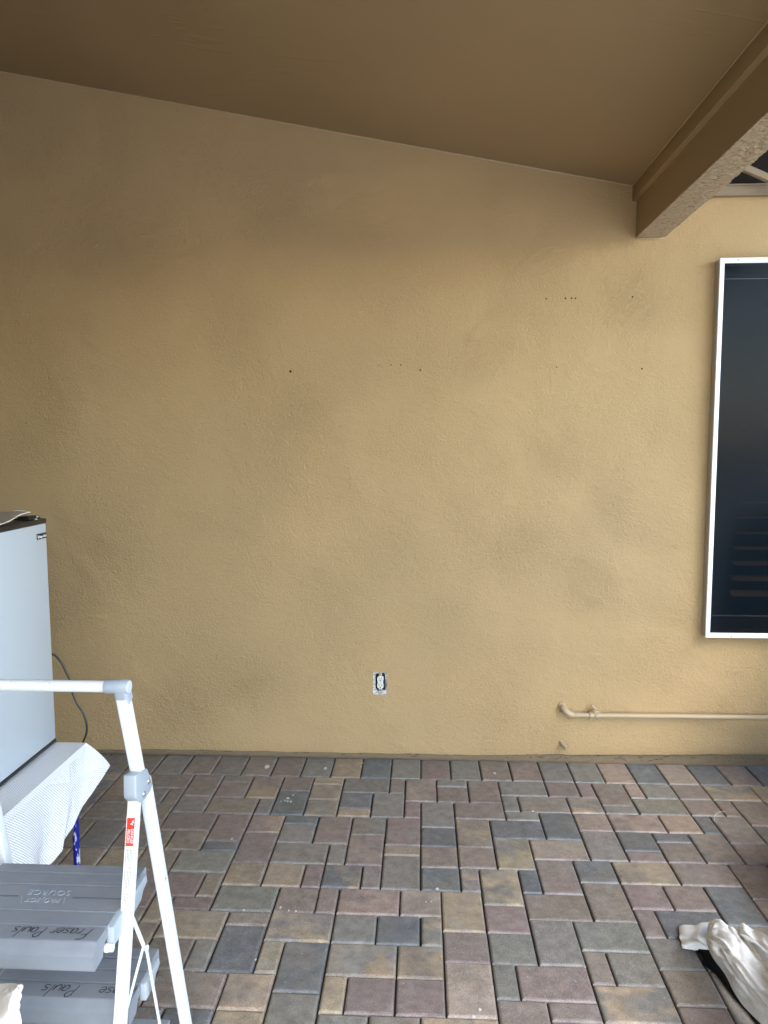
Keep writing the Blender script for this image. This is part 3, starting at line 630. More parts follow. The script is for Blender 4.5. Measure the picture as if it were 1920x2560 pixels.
g = MB(); g.tube([(.731, YW+.01, .112), (.735, YW-.012, .108), (.744, YW-.026, .101), (.752, YW-.034, .095)], [.0085, .0085, .009, .0085], 12)
g.lathe((.752, YW-.034, .095), (.5, -.5, -.35), [(.008, -.002), (.0125, 0), (.0125, .008), (.007, .009)], 14)
g.build('stub_tube', M['pipe'], st_, smooth=True)
g = MB(); g.tube([(.720, YW+.001, .117), (.714, YW-.002, .108), (.722, YW+.001, .101)], .0022, 8); g.build('wall_clip', M['pipe'], st_, smooth=True)

# ------------------------------------------------------------------ side table with perforated cover
TX1, TY1, TY0, TX0, TZ = -1.207, -1.032, -1.56, -1.86, .600
tb = thing('side_table', ((TX0+TX1)/2, (TY0+TY1)/2, 0), 'small side table with peeling blue metal legs under the grey fridge', 'table')
g = MB(); g.box(TX0+.005, TY0+.005, TZ-.03, TX1-.005, TY1-.005, TZ-.003); g.build('table_top', M['tabletop'], tb, bevel=.003)
for x, y in ((TX1-.030, TY1-.045), (TX1-.030, TY0+.045), (TX0+.03, TY1-.045), (TX0+.03, TY0+.045)):
    g = MB(); g.tube([(x, y, TZ-.031), (x, y, .3), (x, y, .004)], .0115, 16); g.tube([(x, y, .012), (x, y, .001)], .014, 14); g.build('leg', M['blue'], tb, smooth=True)
cv = MB()
sta = []  # (top point, hem point)
for k_ in range(9):
    f_ = k_/8; y = TY0+.0+(TY1-TY0)*f_*.62
    sta.append(((TX1, TY0+(TY1-TY0)*f_*.86, TZ), (-1.168+.016*math.sin(f_*9)-.004*f_, TY0-.01+(-1.29-TY0)*f_, .300+.085*f_**1.5)))
sta += [((TX1, TY1, TZ), (-1.158, -1.245, .398)), ((TX1, TY1, TZ), (-1.160, -1.175, .432)), ((TX1, TY1, TZ), (-1.150, -1.075, .465)), ((TX1, TY1, TZ), (-1.142, -.985, .494)),
        ((TX1-.01, TY1, TZ), (-1.18, -.965, .48)), ((TX1-.06, TY1, TZ), (-1.30, -.99, .43)), ((TX1-.3, TY1, TZ), (-1.52, -1.0, .40)), ((TX0, TY1, TZ), (TX0, -1.0, .40))]
pre = [((TX0, TY0, TZ), (TX0, TY0-.03, .37)), ((TX1-.3, TY0, TZ), (-1.5, TY0-.04, .36)), ((TX1-.06, TY0, TZ), (-1.30, TY0-.05, .35)), ((TX1-.01, TY0, TZ), (-1.215, TY0-.075, .33)), ((TX1, TY0, TZ), (-1.175, TY0-.06, .335))]
sta = pre + sta
uvs = []; rows = 15; n0 = 0
fine_ = []
for a, b in zip(sta[:-1], sta[1:]):
    for q in range(6): fine_.append((Vector(a[0]).lerp(Vector(b[0]), q/6), Vector(a[1]).lerp(Vector(b[1]), q/6)))
fine_.append((Vector(sta[-1][0]), Vector(sta[-1][1])))
sl = 0; prev = None; pts_uv = []
for p, h in fine_:
    if prev is not None: sl += ((p-prev[0]).length+(h-prev[1]).length)/2
    prev = (p, h)
    for r_ in range(rows):
        f_ = r_/(rows-1); q = p.lerp(h, f_)
        q = q + Vector((0, 0, -.004*math.sin(math.pi*f_)))+Vector((.012, 0, .006))*math.sin(math.pi*min(1, f_*1.0))*.7
        q.x += 0.0016*math.sin(sl*30+f_*2)*f_+.003*noise.noise(Vector((sl*9, f_*3, 0)))*f_
        cv.v.append(tuple(q)); pts_uv.append((sl, -f_*(p-h).length))
for i in range(len(fine_)-1):
    for r_ in range(rows-1): a = i*rows+r_; cv.f.append((a, a+1, a+rows+1, a+rows)); cv.mi.append(0)
b0 = len(cv.v); nxx, nyy = 14, 12
for i in range(nxx+1):
    for j in range(nyy+1):
        x = TX0+(TX1-TX0)*i/nxx; y = TY0+(TY1-TY0)*j/nyy
        cv.v.append((x, y, TZ+.0006*noise.noise(Vector((x*20, y*20, 0))) if 0 < i < nxx and 0 < j < nyy else TZ)); pts_uv.append((y+.001, x))
for i in range(nxx):
    for j in range(nyy): a = b0+i*(nyy+1)+j; cv.f.append((a, a+nyy+1, a+nyy+2, a+1)); cv.mi.append(0)
co = cv.build('perforated_table_cover', M['liner'], None, smooth=True, angle=70)
uvl = co.data.uv_layers.new(name='uv')
for lp in co.data.loops: uvl.data[lp.index].uv = pts_uv[lp.vertex_index]
tag(co, 'white perforated plastic liner draped over the side table under the fridge', 'table cover')

# ------------------------------------------------------------------ small fridge
FX, FY1, FY0 = -1.314, -1.038, -1.52
fr_ = thing('mini_fridge', (FX-.25, (FY0+FY1)/2, .604), 'grey mini fridge with black top trim standing on the white table cover', 'fridge')
g = MB(); g.box(FX-.50, FY0+.002, .618, FX-.052, FY1-.004, 1.392); g.build('cabinet', M['fridgeside'], fr_, bevel=.006)
g = MB(); g.box(FX-.050, FY0, .618, FX, FY1, 1.398); dr = g.build('door', [M['fridge']], fr_, bevel=.004)
g = MB(); g.box(FX-.051, FY0-.001, .6055, FX+.001, FY1+.0005, .6175); g.build('base_trim', M['black'], fr_, bevel=.002)
g = MB(); g.box(FX-.052, FY0-.002, 1.3985, FX+.002, FY1+.001, 1.4150); g.box(FX-.502, FY0, 1.393, FX-.056, FY1-.002, 1.4100); g.build('black_top', M['black'], fr_, bevel=.0025)
g = MB(); g.box(FX-.075, FY1-.085, 1.4155, FX-.012, FY1-.012, 1.4215); g.box(FX-.06, FY1-.075, 1.4216, FX-.02, FY1-.022, 1.4275)
hg = g.build('hinge_cover', M['black'], fr_, bevel=.002)
g = MB(); g.tube([(FX-.018, FY1-.024, 1.4150), (FX-.018, FY1-.024, 1.4235)], .0035, 10); g.box(FX-.02, FY1-.05, 1.4152, FX-.008, FY1-.04, 1.4172); g.build('hinge_pin', M['wht'], hg)
g = MB(); g.box(FX-.03, FY1+.0005, .955, FX-.012, FY1+.006, .972); g.build('door_catch', M['black'], dr)
for z in (.611,):
    for y in (FY0+.05, FY1-.05):
        g = MB(); g.lathe((FX-.44, y, .601), (0, 0, 1), [(.014, 0), (.014, .017)], 14); g.build('foot', M['black'], fr_)
# badge
by0, by1, bz0, bz1 = -1.105, -1.041, 1.3465, 1.3665
g = MB(); g.box(FX+.0002, by0, bz0, FX+.0022, by1, bz1); bd = g.build('badge', M['black'], fr_, bevel=.0006)
g = MB(); vs, fs = font_faces('Magic Chef', .0120, .0004, .86)
g.add(place(vs, (FX+.0026, (by0+by1)/2+.004, bz0+.0085), (0, 1, 0), (0, 0, 1), (1, 0, 0)), fs)
g.bar((FX+.0024, by0+.006, bz0+.004), (FX+.0024, by0+.0045, bz0+.017), .001, .0014, .0004); g.bar((FX+.0024, by0+.0085, bz0+.003), (FX+.0024, by0+.0105, bz0+.0125), .001, .0014, .0004)
g.build('lettering', M['wht'], bd)
cordp = [(-1.40, -.985, .915), (-1.356, -.955, .902), (-1.329, -.95, .872), (-1.311, -.95, .833), (-1.297, -.95, .800), (-1.290, -.95, .757), (-1.275, -.95, .714), (-1.256, -.95, .684), (-1.245, -.95, .652), (-1.241, -.95, .622), (-1.246, -.95, .594), (-1.262, -.95, .555), (-1.31, -.94, .42), (-1.40, -.90, .20), (-1.46, -.82, .03), (-1.6, -.6, .006)]
def smooth_path(P, n=5):
    P = [Vector(p) for p in P]; out = []
    for i in range(len(P)-1):
        p0, p1, p2, p3 = P[max(i-1, 0)], P[i], P[i+1], P[min(i+2, len(P)-1)]
        for k_ in range(n):
            t_ = k_/n; out.append(.5*((2*p1)+(-p0+p2)*t_+(2*p0-5*p1+4*p2-p3)*t_*t_+(-p0+3*p1-3*p2+p3)*t_**3))
    out.append(P[-1]); return out
g = MB(); g.tube(smooth_path(cordp), .0036, 10); g.build('power_cord', M['cord'], fr_, smooth=True)
# liner lying on the fridge
g = MB(); uvq = []; na, nb = 26, 20
for i in range(na+1):
    f_ = i/na; y = -1.62+f_*.50
    zz = 1.4235 + .020*(1/(1+math.exp(-(f_-.80)*22))) + .0015*math.sin(f_*9)
    if f_ > .95: zz -= .0
    for j in range(nb+1):
        h_ = j/nb; x = FX+.012-(.012+.01*f_) - h_*.42
        g.v.append((x, y+.05*h_, zz+.012*h_*(f_) + .003*math.sin(h_*20)*f_)); uvq.append((y, x))
for i in range(na):
    for j in range(nb): a = i*(nb+1)+j; g.f.append((a, a+nb+1, a+nb+2, a+1)); g.mi.append(0)
ml = thing('folded_liner', (FX-.2, -1.37, 1.418), 'beige ribbed liner sheet with a curled light edge lying on the fridge', 'liner')
sh_ = g.build('sheet', M['mat'], ml, smooth=True, angle=80)
uvl = sh_.data.uv_layers.new(name='uv')
for lp in sh_.data.loops: uvl.data[lp.index].uv = uvq[lp.vertex_index]
edge_pts = [Vector(g.v[i*(nb+1)]) for i in range(na+1)]+[Vector(g.v[na*(nb+1)+j]) for j in range(1, 4)]
g = MB(); g.tube(edge_pts, .0018, 8); g.build('edge_binding', M['hem'], ml, smooth=True)

# ------------------------------------------------------------------ step ladder
LX, LXL = -.6325, -1.012
ld = thing('step_ladder', (-.83, -2.0, 0), 'white metal step ladder with three grey plastic steps, front left', 'ladder')
def fy_(z): return -1.717-.287*(z-.112) if z < .92 else -1.981-.32*(z-.943)
def ry_(z): return -2.015-.27*(.849-z)
def lx(z): return LXL-.062*(.75-z)
for side in (0, 1):
    X_ = (lambda z: LX) if side == 0 else lx
    g = MB(); g.bar((X_(.006), fy_(.006), .006), (X_(.91), fy_(.91), .91), .025, .027, .0042); g.build('front_rail', M['enamel'], ld, smooth=True)
    g = MB(); g.bar((X_(.925), fy_(.925), .925), (X_(1.14), fy_(1.14), 1.14), .025, .027, .0042); g.build('handle_post', M['enamel'], ld, smooth=True)
    g = MB(); g.bar((X_(.006), ry_(.006), .006), (X_(.90), ry_(.90), .90), .024, .025, .0042); rr_ = g.build('rear_rail', M['enamel'], ld, smooth=True)
    for yy in (fy_(.01), ry_(.01)):
        g = MB(); g.box(X_(0)-.018, yy-.020, .001, X_(0)+.018, yy+.020, .035); g.build('foot', M['joint'], ld, bevel=.004)
    s_ = 1 if side == 0 else -1; x = X_(.92)
    prof = [(-2.030, .958), (-1.998, .952), (-1.962, .944), (-1.934, .893), (-1.948, .882), (-1.980, .879), (-2.008, .884), (-2.031, .906), (-2.033, .916)]
    g = MB(); g.prism_x(prof, x-.0134, x+.0155); jt = g.build('pivot_joint', M['joint'], ld, bevel=.004, seg=3)
    for yy, zz in ((-1.960, .912), (-1.990, .896)):
        g = MB(); g.lathe((x+s_*.0152, yy, zz), (s_, 0, 0), [(.0065, 0), (.0065, .0012), (.004, .003)], 16); g.build('rivet', M['rivet'], jt, smooth=True)
    xt = X_(1.15)
    g = MB(); g.lathe((xt-s_*.034, fy_(1.163), 1.163), (s_, 0, 0), [(.0145, 0), (.0150, .0015), (.0150, .048), (.0135, .051)], 28)
    g.bar((xt, fy_(1.118), 1.128), (xt, fy_(1.163), 1.163), .029, .031, .007); cn = g.build('handle_connector', M['joint'], ld, smooth=True, angle=50)
    g = MB(); g.lathe((xt+s_*.0168, fy_(1.163), 1.163), (s_, 0, 0), [(.0135, 0), (.0130, .0012), (.006, .0018)], 28); g.build('end_cap', M['capend'], cn, smooth=True)
    # folding brace
    if side == 0:
        xb = LX+.003
        g = MB(); g.bar((xb, -2.045, .640), (xb, -1.985, .526), .003, .012, .001); g.bar((xb+.004, -1.985, .526), (xb+.004, -1.895, .19), .003, .010, .001)
        g.bar((xb-.004, -1.985, .526), (xb-.004, -2.11, .44), .003, .012, .001)
        br = g.build('folding_brace', M['enamel'], ld)
        for yy, zz, r_ in ((-1.985, .526, .008), (-1.944, .362, .004)):
            g = MB(); g.lathe((xb+.004, yy, zz), (1, 0, 0), [(r_, 0), (r_, .003), (r_*.5, .0045)], 14); g.build('rivet', M['enamel'], br, smooth=True)
g = MB(); g.lathe((LX+.0126, -1.868, .62), (1, 0, 0), [(.004, 0), (.0035, .0012), (.0015, .0018)], 12); g.build('rivet', M['rivet'], ld)
g = MB(); g.tube([(lx(1.15)+.04, fy_(1.163), 1.163), (LX-.030, fy_(1.163), 1.163)], .0122, 24); g.build('handle_bar', M['enamel'], ld, smooth=True)

def step(zt, yfar, ynear, gro, xr, xl, h_lip=.052, ynose=None, name='step'):
    """moulded step: flat tread with V-grooves, bevelled nose towards the camera"""
    pr = [(yfar, zt-.002), (yfar+.0, zt-.02)]
    top = [(yfar, zt-.002), (yfar-.003, zt)]
    for gy in gro:
        top += [(gy+.0034, zt), (gy+.0024, zt-.0085), (gy-.0018, zt-.0085), (gy-.0028, zt-.0003)]
    nose = ynear
    top += [(nose+.002, zt), (nose-.001, zt-.0008), (nose-.003, zt-.0024), (nose-.0135, zt-.0125), (nose-.0165, zt-.0162), (nose-.018, zt-.021), (nose-.0205, zt-h_lip+.004), (nose-.019, zt-h_lip+.001), (nose-.014, zt-h_lip-.001), (nose+.020, zt-h_lip+.002), (nose+.034, zt-.026), (yfar-.01, zt-.018), (yfar-.006, zt-.030), (yfar, zt-.030)]
    cut = (gro[-1] + ynear)/2
    g = MB(); g.prism_x(top, xl, xr)
    o = g.build(name, M['gplastic'], ld)
    # side skirts, stepped outline
    for x0, x1 in ((xr-.004, xr+.012), (xl-.012, xl+.004)):
        g = MB(); yy = [yfar-.028, yfar-.05, yfar-.062, gro[-1]+.03, gro[-1]+.006]
        pr = [(yy[0], zt-.003), (yy[0]+.006, zt-.022), (yy[1], zt-.030), (yy[2], zt-.044), (yy[3]+.03, zt-.050), (yy[4], zt-.046), (yy[4], zt-.004)]
        g.prism_x(pr, x0, x1); g.build('side_skirt', M['joint'], o, bevel=.003)
    return o
def strokes(txt, org, ex, ey, size, width, name, parent, z):
    """marker handwriting: flat ribbons following pen strokes; ex reading direction, ey up direction"""
    L_ = dict(
        F=[[(0, 0), (.10, .5), (.16, 1.0), (.62, 1.08)], [(.08, .55), (.45, .62)]],
        r=[[(0, 0), (.05, .5)], [(.03, .32), (.16, .5), (.32, .46)]],
        a=[[(.36, .46), (.12, .48), (0, .22), (.1, .02), (.3, .14), (.38, .46), (.40, .05), (.46, .0)]],
        s=[[(.36, .5), (.1, .46), (.08, .3), (.32, .18), (.26, .02), (0, .04)]],
        e=[[(.02, .22), (.32, .28), (.30, .46), (.12, .48), (0, .22), (.12, .0), (.38, .06)]],
        P=[[(0, 0), (.10, .9)], [(.02, .80), (.30, 1.0), (.48, .78), (.34, .52), (.08, .48)]],
        u=[[(0, .5), (.02, .12), (.18, .0), (.34, .16), (.40, .5), (.40, .05)]],
        l=[[(0, 0), (.10, 1.05)]])
    adv = dict(F=.62, r=.36, a=.52, s=.46, e=.48, P=.56, u=.54, l=.24); adv[' '] = .42
    g = MB(); x = 0; org, ex, ey = Vector(org), Vector(ex), Vector(ey)
    for ch in txt:
        for st in L_.get(ch, []):
            P = smooth_path([(a, b, 0) for a, b in st], 5) if len(st) > 2 else [Vector((*p, 0)) for p in st]
            P3 = [org+ex*((x+p.x+p.y*.18)*size)+ey*(p.y*size) for p in P]
            vs = []
            for i, p in enumerate(P3):
                d = (P3[min(i+1, len(P3)-1)]-P3[max(i-1, 0)]).normalized(); nn_ = Vector((-d.y, d.x, 0))
                w1 = width*(1-.45*abs(i/(len(P3)-1)-.4)); vs += [(p.x+nn_.x*w1, p.y+nn_.y*w1, z), (p.x-nn_.x*w1, p.y-nn_.y*w1, z)]
            g.add(vs, [(2*i, 2*i+1, 2*i+3, 2*i+2) for i in range(len(P3)-1)])
        x += adv[ch]
    return g.build(name, M['marker'], parent)
s1 = step(.680, -1.914, -2.176, [-1.950, -1.996, -2.087, -2.133], -.648, -.995)
# middle groove interrupted by the moulded name
for x0, x1 in ((-.764, -.652), (-.992, -.886)):
    g = MB(); g.box(x0, -2.0425, .6803, x1, -2.0385, .6813); g.build('tread_rib', M['groove'], s1, bevel=.0003)
g = MB(); vs, fs = font_faces('SOURCE', .0245, .0006, 1.05); g.add(place(vs, (-.8245, -2.024, .6806), (-1, 0, 0), (.10, -1, 0), (0, 0, 1)), fs)
vs, fs = font_faces('PROJECT', .0200, .0006, .98); g.add(place(vs, (-.826, -2.0515, .6806), (-1, 0, 0), (.10, -1, 0), (0, 0, 1)), fs)
for x0, y0, x1, y1 in ((-.774, -2.066, -.783, -2.040), (-.868, -2.066, -.880, -2.040)):
    g.add([(x0, y0, .6812), (x0+.0028, y0, .6812), (x1+.0028, y1, .6812), (x1, y1, .6812)], [(0, 1, 2, 3)])
g.build('moulded_lettering', M['emboss'], s1)
strokes('Fraser Pauls', (-.672, -2.140, 0), (-1, 0, 0), (0, -1, 0), .030, .0012, 'handwriting', s1, .6806)
s2 = step(.430, -1.853, -2.022, [-1.893, -1.9325, -1.976], -.648, -.986)
strokes('F', (-.650, -1.986, 0), (-1, 0, 0), (0, -1, 0), .028, .0013, 'handwriting', s2, .4306)
strokes('rase', (-.672, -1.988, 0), (-1, 0, 0), (0, -1, 0), .034, .0012, 'handwriting', s2, .4306)
strokes('Pauls', (-.784, -1.986, 0), (-1, 0, 0), (0, -1, 0), .036, .0013, 'handwriting', s2, .4306)
s3 = step(.190, -1.793, -1.95, [-1.83, -1.868, -1.905], -.648, -1.03)
g = MB(); g.lathe((-.652, -2.132, .634), (1, 0, 0), [(.009, 0), (.0095, .005), (.0080, .008), (.0080, .016)], 16); g.build('bush', M['enamel'], s1, smooth=True)
# warning label on the rear rail, facing the camera
rdir = Vector((0, ry_(.5)-ry_(.9), .5-.9)).normalized()                # down along the rail
nrm = Vector((0, rdir.z, -rdir.y)).normalized()
if nrm.y > 0: nrm = -nrm
def onrail(z, off=.0): return Vector((LX, ry_(z), z))+nrm*(.0128+off)
def plate(mb, s0, s1, x0, x1, off, k=0):
    a = onrail(s0, off); b = onrail(s1, off)
    mb.add([(LX+x0, a.y, a.z), (LX+x1, a.y, a.z), (LX+x1, b.y, b.z), (LX+x0, b.y, b.z)], [(0, 1, 2, 3)], k)
g = MB(); plate(g, .862, .682, -.0100, .0098, .0004, 0); plate(g, .856, .800, -.0085, .0088, .0008, 1)
wl = g.build('warning_label', [M['paper'], M['red']], ld)
g = MB()
for txt, dx, sz in (('DANGER', .0044, .0095), ('PELIGRO', -.0040, .0095)):
    vs, fs = font_faces(txt, sz, .0002, .80 if txt == 'DANGER' else .76); z_ = .8195; c = onrail(z_, .0012); c.x = LX+dx
    g.add(place(vs, c, rdir, (1, 0, 0), nrm), fs)
c = onrail(.8455, .0012); c.x = LX+.002                                   # falling figure
def seg(a, b, w1, k=0):
    A = c+Vector((1, 0, 0))*a[0]+rdir*a[1]; B = c+Vector((1, 0, 0))*b[0]+rdir*b[1]; d = (B-A).normalized(); s2_ = d.cross(nrm)*w1
    g.add([A-s2_, A+s2_, B+s2_, B-s2_], [(0, 1, 2, 3)])
for a, b in (((.004, -.004), (.000, .001)), ((.000, .001), (-.003, .002)), ((.000, .001), (.003, .004)), ((.003, -.002), (.0055, -.001)), ((.003, -.003), (.001, -.005)), ((.005, -.0065), (.004, -.005))): seg(a, b, .0007)
g.build('label_lettering', M['wht'], wl)
g = MB(); z0 = .796
while z0 > .690:
    blk = .040; z1 = max(z0-blk, .685)
    for q in range(5):
        xx = LX+.0066-q*.0032; zz = z0-.002; end = z1+rnd.uniform(.002, .014)
        while zz > end:
            L_ = rnd.uniform(.0025, .006); a = onrail(zz, .0008); b = onrail(zz-L_, .0008)
            g.add([(xx-.0007, a.y, a.z), (xx+.0007, a.y, a.z), (xx+.0007, b.y, b.z), (xx-.0007, b.y, b.z)], [(0, 1, 2, 3)]); zz -= L_+.0012
    z0 = z1-.003
g.build('label_small_print', M['gtext'], wl)

# ------------------------------------------------------------------ canvas cloths
def cr(P, t_):
    n_ = len(P)-1; i = min(int(t_*n_), n_-1); f_ = t_*n_-i
    p0, p1, p2, p3 = P[max(i-1, 0)], P[i], P[i+1], P[min(i+2, n_)]
    return .5*((2*p1)+(-p0+p2)*f_+(2*p0-5*p1+4*p2-p3)*f_*f_+(-p0+3*p1-3*p2+p3)*f_**3)
def GP(a, b, z): return atz(z*.70, 1387+a*.32128, 2160+b*.32128)
def cloth(rows, nu, nv, foldf, name, mats, parent, thick=.0022):
    R_ = [[Vector(p) for p in r] for r in rows]; m_ = len(R_[0]); g = MB(); grid = []
    for i in range(nu+1):
        colp = [cr([R_[k][c_] for k in range(len(R_))], i/nu) for c_ in range(m_)]
        grid.append([cr(colp, j/nv) for j in range(nv+1)])
    P2 = [[None]*(nv+1) for _ in range(nu+1)]
    for i in range(nu+1):
        for j in range(nv+1):
            a = grid[min(i+1, nu)][j]-grid[max(i-1, 0)][j]; b = grid[i][min(j+1, nv)]-grid[i][max(j-1, 0)]
            n_ = a.cross(b); n_ = n_.normalized() if n_.length > 1e-9 else Vector((0, 0, 1))
            if n_.z < 0: n_ = -n_
            q = grid[i][j] + n_*foldf(i/nu, j/nv)
            q.z = max(q.z, .004); P2[i][j] = q
    for lay in (0, 1):
        for i in range(nu+1):
            for j in range(nv+1):
                q = P2[i][j].copy(); q.z -= lay*thick; g.v.append(tuple(q))
    N_ = (nu+1)*(nv+1)
    for i in range(nu):
        for j in range(nv):
            a = i*(nv+1)+j; g.f.append((a, a+1, a+nv+2, a+nv+1)); g.mi.append(0); g.f.append((N_+a, N_+a+nv+1, N_+a+nv+2, N_+a+1)); g.mi.append(0)
    def edge(a, b): g.f.append((a, b, N_+b, N_+a)); g.mi.append(0)
    for i in range(nu): edge(i*(nv+1), (i+1)*(nv+1)); edge(i*(nv+1)+nv, (i+1)*(nv+1)+nv)
    for j in range(nv): edge(j, j+1); edge(nu*(nv+1)+j, nu*(nv+1)+j+1)
    return g.build(name, mats, parent, smooth=True, angle=60)
dc = thing('drop_cloth', (1.15, -1.3, 0), 'crumpled off-white canvas drop cloth trailing onto the pavers, lower right', 'cloth')
A_ = [ # back edge .. front edge ; along from the tip to the box
 [GP(968, 485, .012), GP(967, 560, .020), GP(985, 610, .018), GP(992, 655, .008)],
 [GP(1050, 480, .030), GP(1050, 545, .050), GP(1050, 610, .040), GP(1060, 662, .012)],
 [GP(1130, 470, .045), GP(1120, 530, .070), GP(1125, 610, .050), GP(1130, 675, .015)],
 [GP(1195, 458, .060), GP(1185, 530, .060), GP(1185, 620, .045), GP(1200, 692, .018)],
 [GP(1260, 470, .07), GP(1250, 560, .08), GP(1260, 640, .06), GP(1270, 700, .02)]]
cloth(A_, 46, 34, lambda u, v: .004*math.sin(v*9+u*3)+.005*noise.noise(Vector((u*4, v*5, 0)))-.010*math.exp(-((v-.25-.6*u)/.10)**2), 'flap', M['canvas'], dc)
B_ = [
 [GP(1190, 475, .085), GP(1183, 540, .11), GP(1186, 610, .10), GP(1205, 680, .055)],
 [GP(1235, 452, .105), GP(1225, 560, .16), GP(1225, 650, .15), GP(1238, 735, .065)],
 [GP(1290, 442, .12), GP(1290, 580, .185), GP(1275, 700, .17), GP(1285, 800, .065)],
 [GP(1350, 475, .13), GP(1370, 650, .205), GP(1345, 790, .18), GP(1335, 880, .065)],
 [GP(1415, 530, .14), GP(1460, 740, .215), GP(1420, 900, .18), GP(1392, 985, .06)],
 [GP(1480, 600, .15), GP(1560, 850, .225), GP(1510, 1020, .18), GP(1455, 1085, .055)],
 [GP(1590, 720, .20), GP(1690, 980, .25), GP(1620, 1150, .20), GP(1545, 1180, .05)],
 [GP(1760, 850, .30), GP(1850, 1120, .31), GP(1760, 1290, .22), GP(1660, 1290, .045)],
 [GP(1960, 980, .42), GP(2050, 1280, .42), GP(1930, 1450, .25), GP(1790, 1420, .04)]]
def fb(u, v):
    e = min(1, u*5)*min(1, (1-v)*4+.15)
    f = .004*math.sin(v*12+u*2.4+1.2)*math.sin(math.pi*min(1, v*1.15))
    f += .004*math.sin(v*25-u*4.0)*max(0, u-.15) + .014*noise.noise(Vector((u*4.2, v*3.2, 3))) + .003*noise.noise(Vector((u*10, v*12, 6))) + .011*(.5-abs(noise.noise(Vector((u*3.1+v*1.2, v*6.5-u*2, 8))))) - .006*max(0, 1-14*abs(noise.noise(Vector((u*2.3, v*4.1+u, 12)))))
    for (ua, va, ub, vb, wd, am) in ((.02, .30, 1, .10, .050, .010), (.05, .48, 1, .30, .040, -.009), (.10, .40, 1, .46, .045, .011), (.18, .60, 1, .64, .040, -.010), (.12, .72, 1, .80, .050, .009), (.35, .52, .95, .55, .03, .006), (.02, .15, .5, .04, .05, .008), (.3, .88, 1, .92, .04, -.006), (.05, .62, .45, .42, .035, -.007)):
        if ua <= u <= ub:
            vc = va+(vb-va)*(u-ua)/(ub-ua)+.025*noise.noise(Vector((u*5, va*9, 0))); tp = min(1, (u-ua)*8, (ub-u)*8+.02 if ub < 1 else 1)
            f += .55*am*tp*max(0, 1-abs(v-vc)/wd)
    f += -.010*math.exp(-((v-.42+.25*u)/.06)**2)*min(1, max(0, u-.25)*3) + .014*math.exp(-((v-.30+.1*u)/.05)**2)
    return f*e
cloth(B_, 110, 76, fb, 'body', M['canvas'], dc)
C_ = [
 [GP(1405, 545, .10), GP(1412, 560, .13), GP(1425, 560, .14), GP(1440, 575, .10)],
 [GP(1440, 495, .145), GP(1455, 530, .18), GP(1470, 560, .17), GP(1480, 590, .12)],
 [GP(1500, 497, .165), GP(1520, 560, .21), GP(1530, 600, .20), GP(1545, 650, .15)],
 [GP(1580, 535, .19), GP(1595, 610, .235), GP(1605, 660, .23), GP(1620, 730, .17)],
 [GP(1680, 590, .235), GP(1690, 670, .27), GP(1700, 740, .26), GP(1710, 830, .20)],
 [GP(1850, 680, .34), GP(1860, 790, .37), GP(1870, 860, .36), GP(1880, 960, .30)],
 [GP(2000, 760, .43), GP(2020, 880, .44), GP(2020, 960, .43), GP(2030, 1060, .40)]]
cloth(C_, 60, 30, lambda u, v: .008*math.sin(v*8+u*3)+.010*noise.noise(Vector((u*6, v*4, 9)))-.014*math.exp(-((v-.15)/.08)**2)*(1-u), 'upper_fold', M['canvas'], dc)
def poly_patch(pts, z0, z1, name, m_, parent):
    P = smooth_path([Vector((p.x, p.y, 0)) for p in pts] + [Vector((pts[0].x, pts[0].y, 0))], 4)[:-1]; c = sum(P, Vector())/len(P); mb = MB(); n_ = len(P)
    mb.ring([[(p.x, p.y, z0) for p in P], [(p.x, p.y, z1*.6) for p in P], [((p.x*.9+c.x*.1), (p.y*.9+c.y*.1), z1) for p in P], [((p.x*.5+c.x*.5), (p.y*.5+c.y*.5), z1*1.1) for p in P]])
    return mb.build(name, m_, parent, smooth=True, angle=60)
bb = [GP(a, b, .004) for a, b in ((1100, 672), (1140, 722), (1160, 780), (1205, 822), (1262, 868), (1330, 960), (1410, 1060), (1500, 1160), (1600, 1270), (1760, 1290), (1700, 1000), (1500, 720), (1300, 600), (1160, 620))]  # black sheet standing in for a dark lump and the cloth's shadow
tag(poly_patch(bb, .003, .016, 'cloth_shadow_filler', M['filler'], None), 'flat black bag on the pavers showing dark under the canvas drop cloth', 'filler')
# black ottoman that carries the cloth, mostly outside the photo
ob = thing('black_ottoman', (1.75, -1.45, 0), 'black upholstered ottoman at the right edge under the drop cloth', 'ottoman')
g = MB(); g.box(1.352, -2.15, .03, 2.15, -.79, .27); g.build('body', M['black'], ob, bevel=.03, seg=4)
for x, y in ((1.42, -.87), (1.42, -2.07), (2.08, -.87), (2.08, -2.07)):
    g = MB(); g.lathe((x, y, .001), (0, 0, 1), [(.02, 0), (.025, .031)], 14); g.build('foot', M['black'], ob)
bq = thing('light_blocker', (2.4, -.7, 0), 'unseen black barbecue standing right of the window, outside the photo', 'blocker')  # unseen bulk added to dim the lower right of the wall
g = MB(); g.ring([[(2.0+i_, -1.15+i_*.6, z), (2.75-i_, -1.15+i_*.6, z), (2.75-i_, -.18-i_*.6, z), (2.0+i_, -.18-i_*.6, z)] for z, i_ in ((.01, 0), (.85, .01), (1.12, .06), (1.24, .18))])
g.build('cover', M['filler'], bq, bevel=.03, seg=3)
g = MB(); g.tube([(2.02, -1.165, .78), (2.4, -1.19, .78), (2.73, -1.165, .78)], .012, 10); g.build('handle', M['steel'], bq, smooth=True)
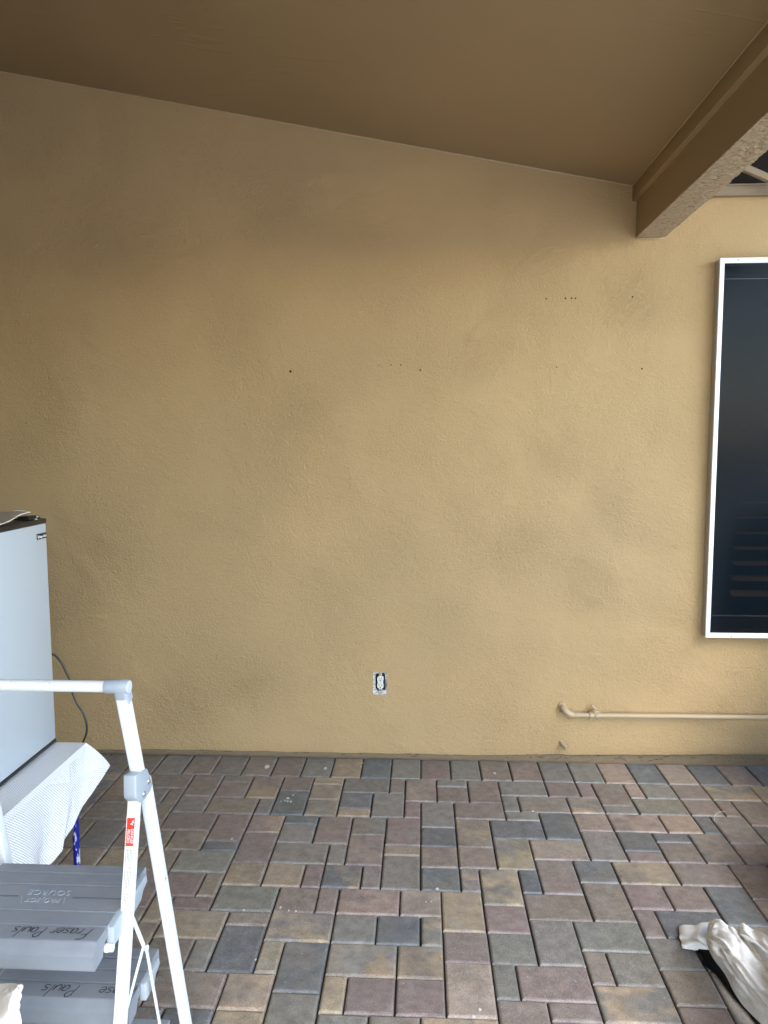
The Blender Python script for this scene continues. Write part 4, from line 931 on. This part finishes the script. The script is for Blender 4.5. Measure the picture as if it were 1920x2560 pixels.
# cloth corner at the lower left: canvas heap standing up from a stool
def LP(u, v, y):
    d = ray(u, v); return CP + d*((y-CP.y)/d.y)
lc = thing('canvas_corner', (-.9, -2.42, 0), 'pointed corner of a beige canvas cloth with stitched hem, bottom left', 'cloth')
D_ = [
 [LP(-170, 2560, -2.36), LP(-150, 2600, -2.43), LP(-150, 2700, -2.46), LP(-160, 3400, -2.44)],
 [LP(-70, 2525, -2.36), LP(-60, 2580, -2.44), LP(-50, 2700, -2.47), LP(-60, 3400, -2.44)],
 [LP(0, 2490, -2.37), LP(4, 2560, -2.445), LP(8, 2700, -2.46), LP(-5, 3400, -2.44)],
 [LP(30, 2470, -2.38), LP(26, 2540, -2.43), LP(20, 2650, -2.44), LP(0, 3400, -2.43)],
 [LP(52, 2464, -2.40), LP(46, 2500, -2.415), LP(30, 2570, -2.42), LP(5, 3400, -2.42)]]
def Pd(u, v): return .004*math.sin(v*30+u*5)+.006*noise.noise(Vector((u*5, v*7, 1)))-.008*math.exp(-((u-.80)/.06)**2)
R_ = [[Vector(p) for p in r] for r in D_]; g = MB(); nu, nv = 40, 60
for i in range(nu+1):
    colp = [cr([R_[k][c_] for k in range(5)], i/nu) for c_ in range(4)]
    for j in range(nv+1):
        q = cr(colp, j/nv); q.y += Pd(i/nu, j/nv); q.z = max(.004, q.z); g.v.append(tuple(q))
for lay in range(1):
    for i in range(nu):
        for j in range(nv): a = i*(nv+1)+j; g.f.append((a, a+1, a+nv+2, a+nv+1)); g.mi.append(0)
b0 = len(g.v)
for i in range(nu+1):
    for j in range(nv+1): v_ = g.v[i*(nv+1)+j]; g.v.append((v_[0]-.002, v_[1]+.10*min(1, j/12)*(1-i/nu)+.0025, v_[2]))
for i in range(nu):
    for j in range(nv): a = b0+i*(nv+1)+j; g.f.append((a, a+nv+1, a+nv+2, a+1)); g.mi.append(0)
g.build('canvas', M['canvas'], lc, smooth=True, angle=70)
hp = [Vector(g.v[nu*(nv+1)+j]) for j in range(0, nv+1)]
g = MB(); g.tube([p+Vector((-.001, -.001, 0)) for p in hp], .0042, 8); g.build('hem', M['hem'], lc, smooth=True)
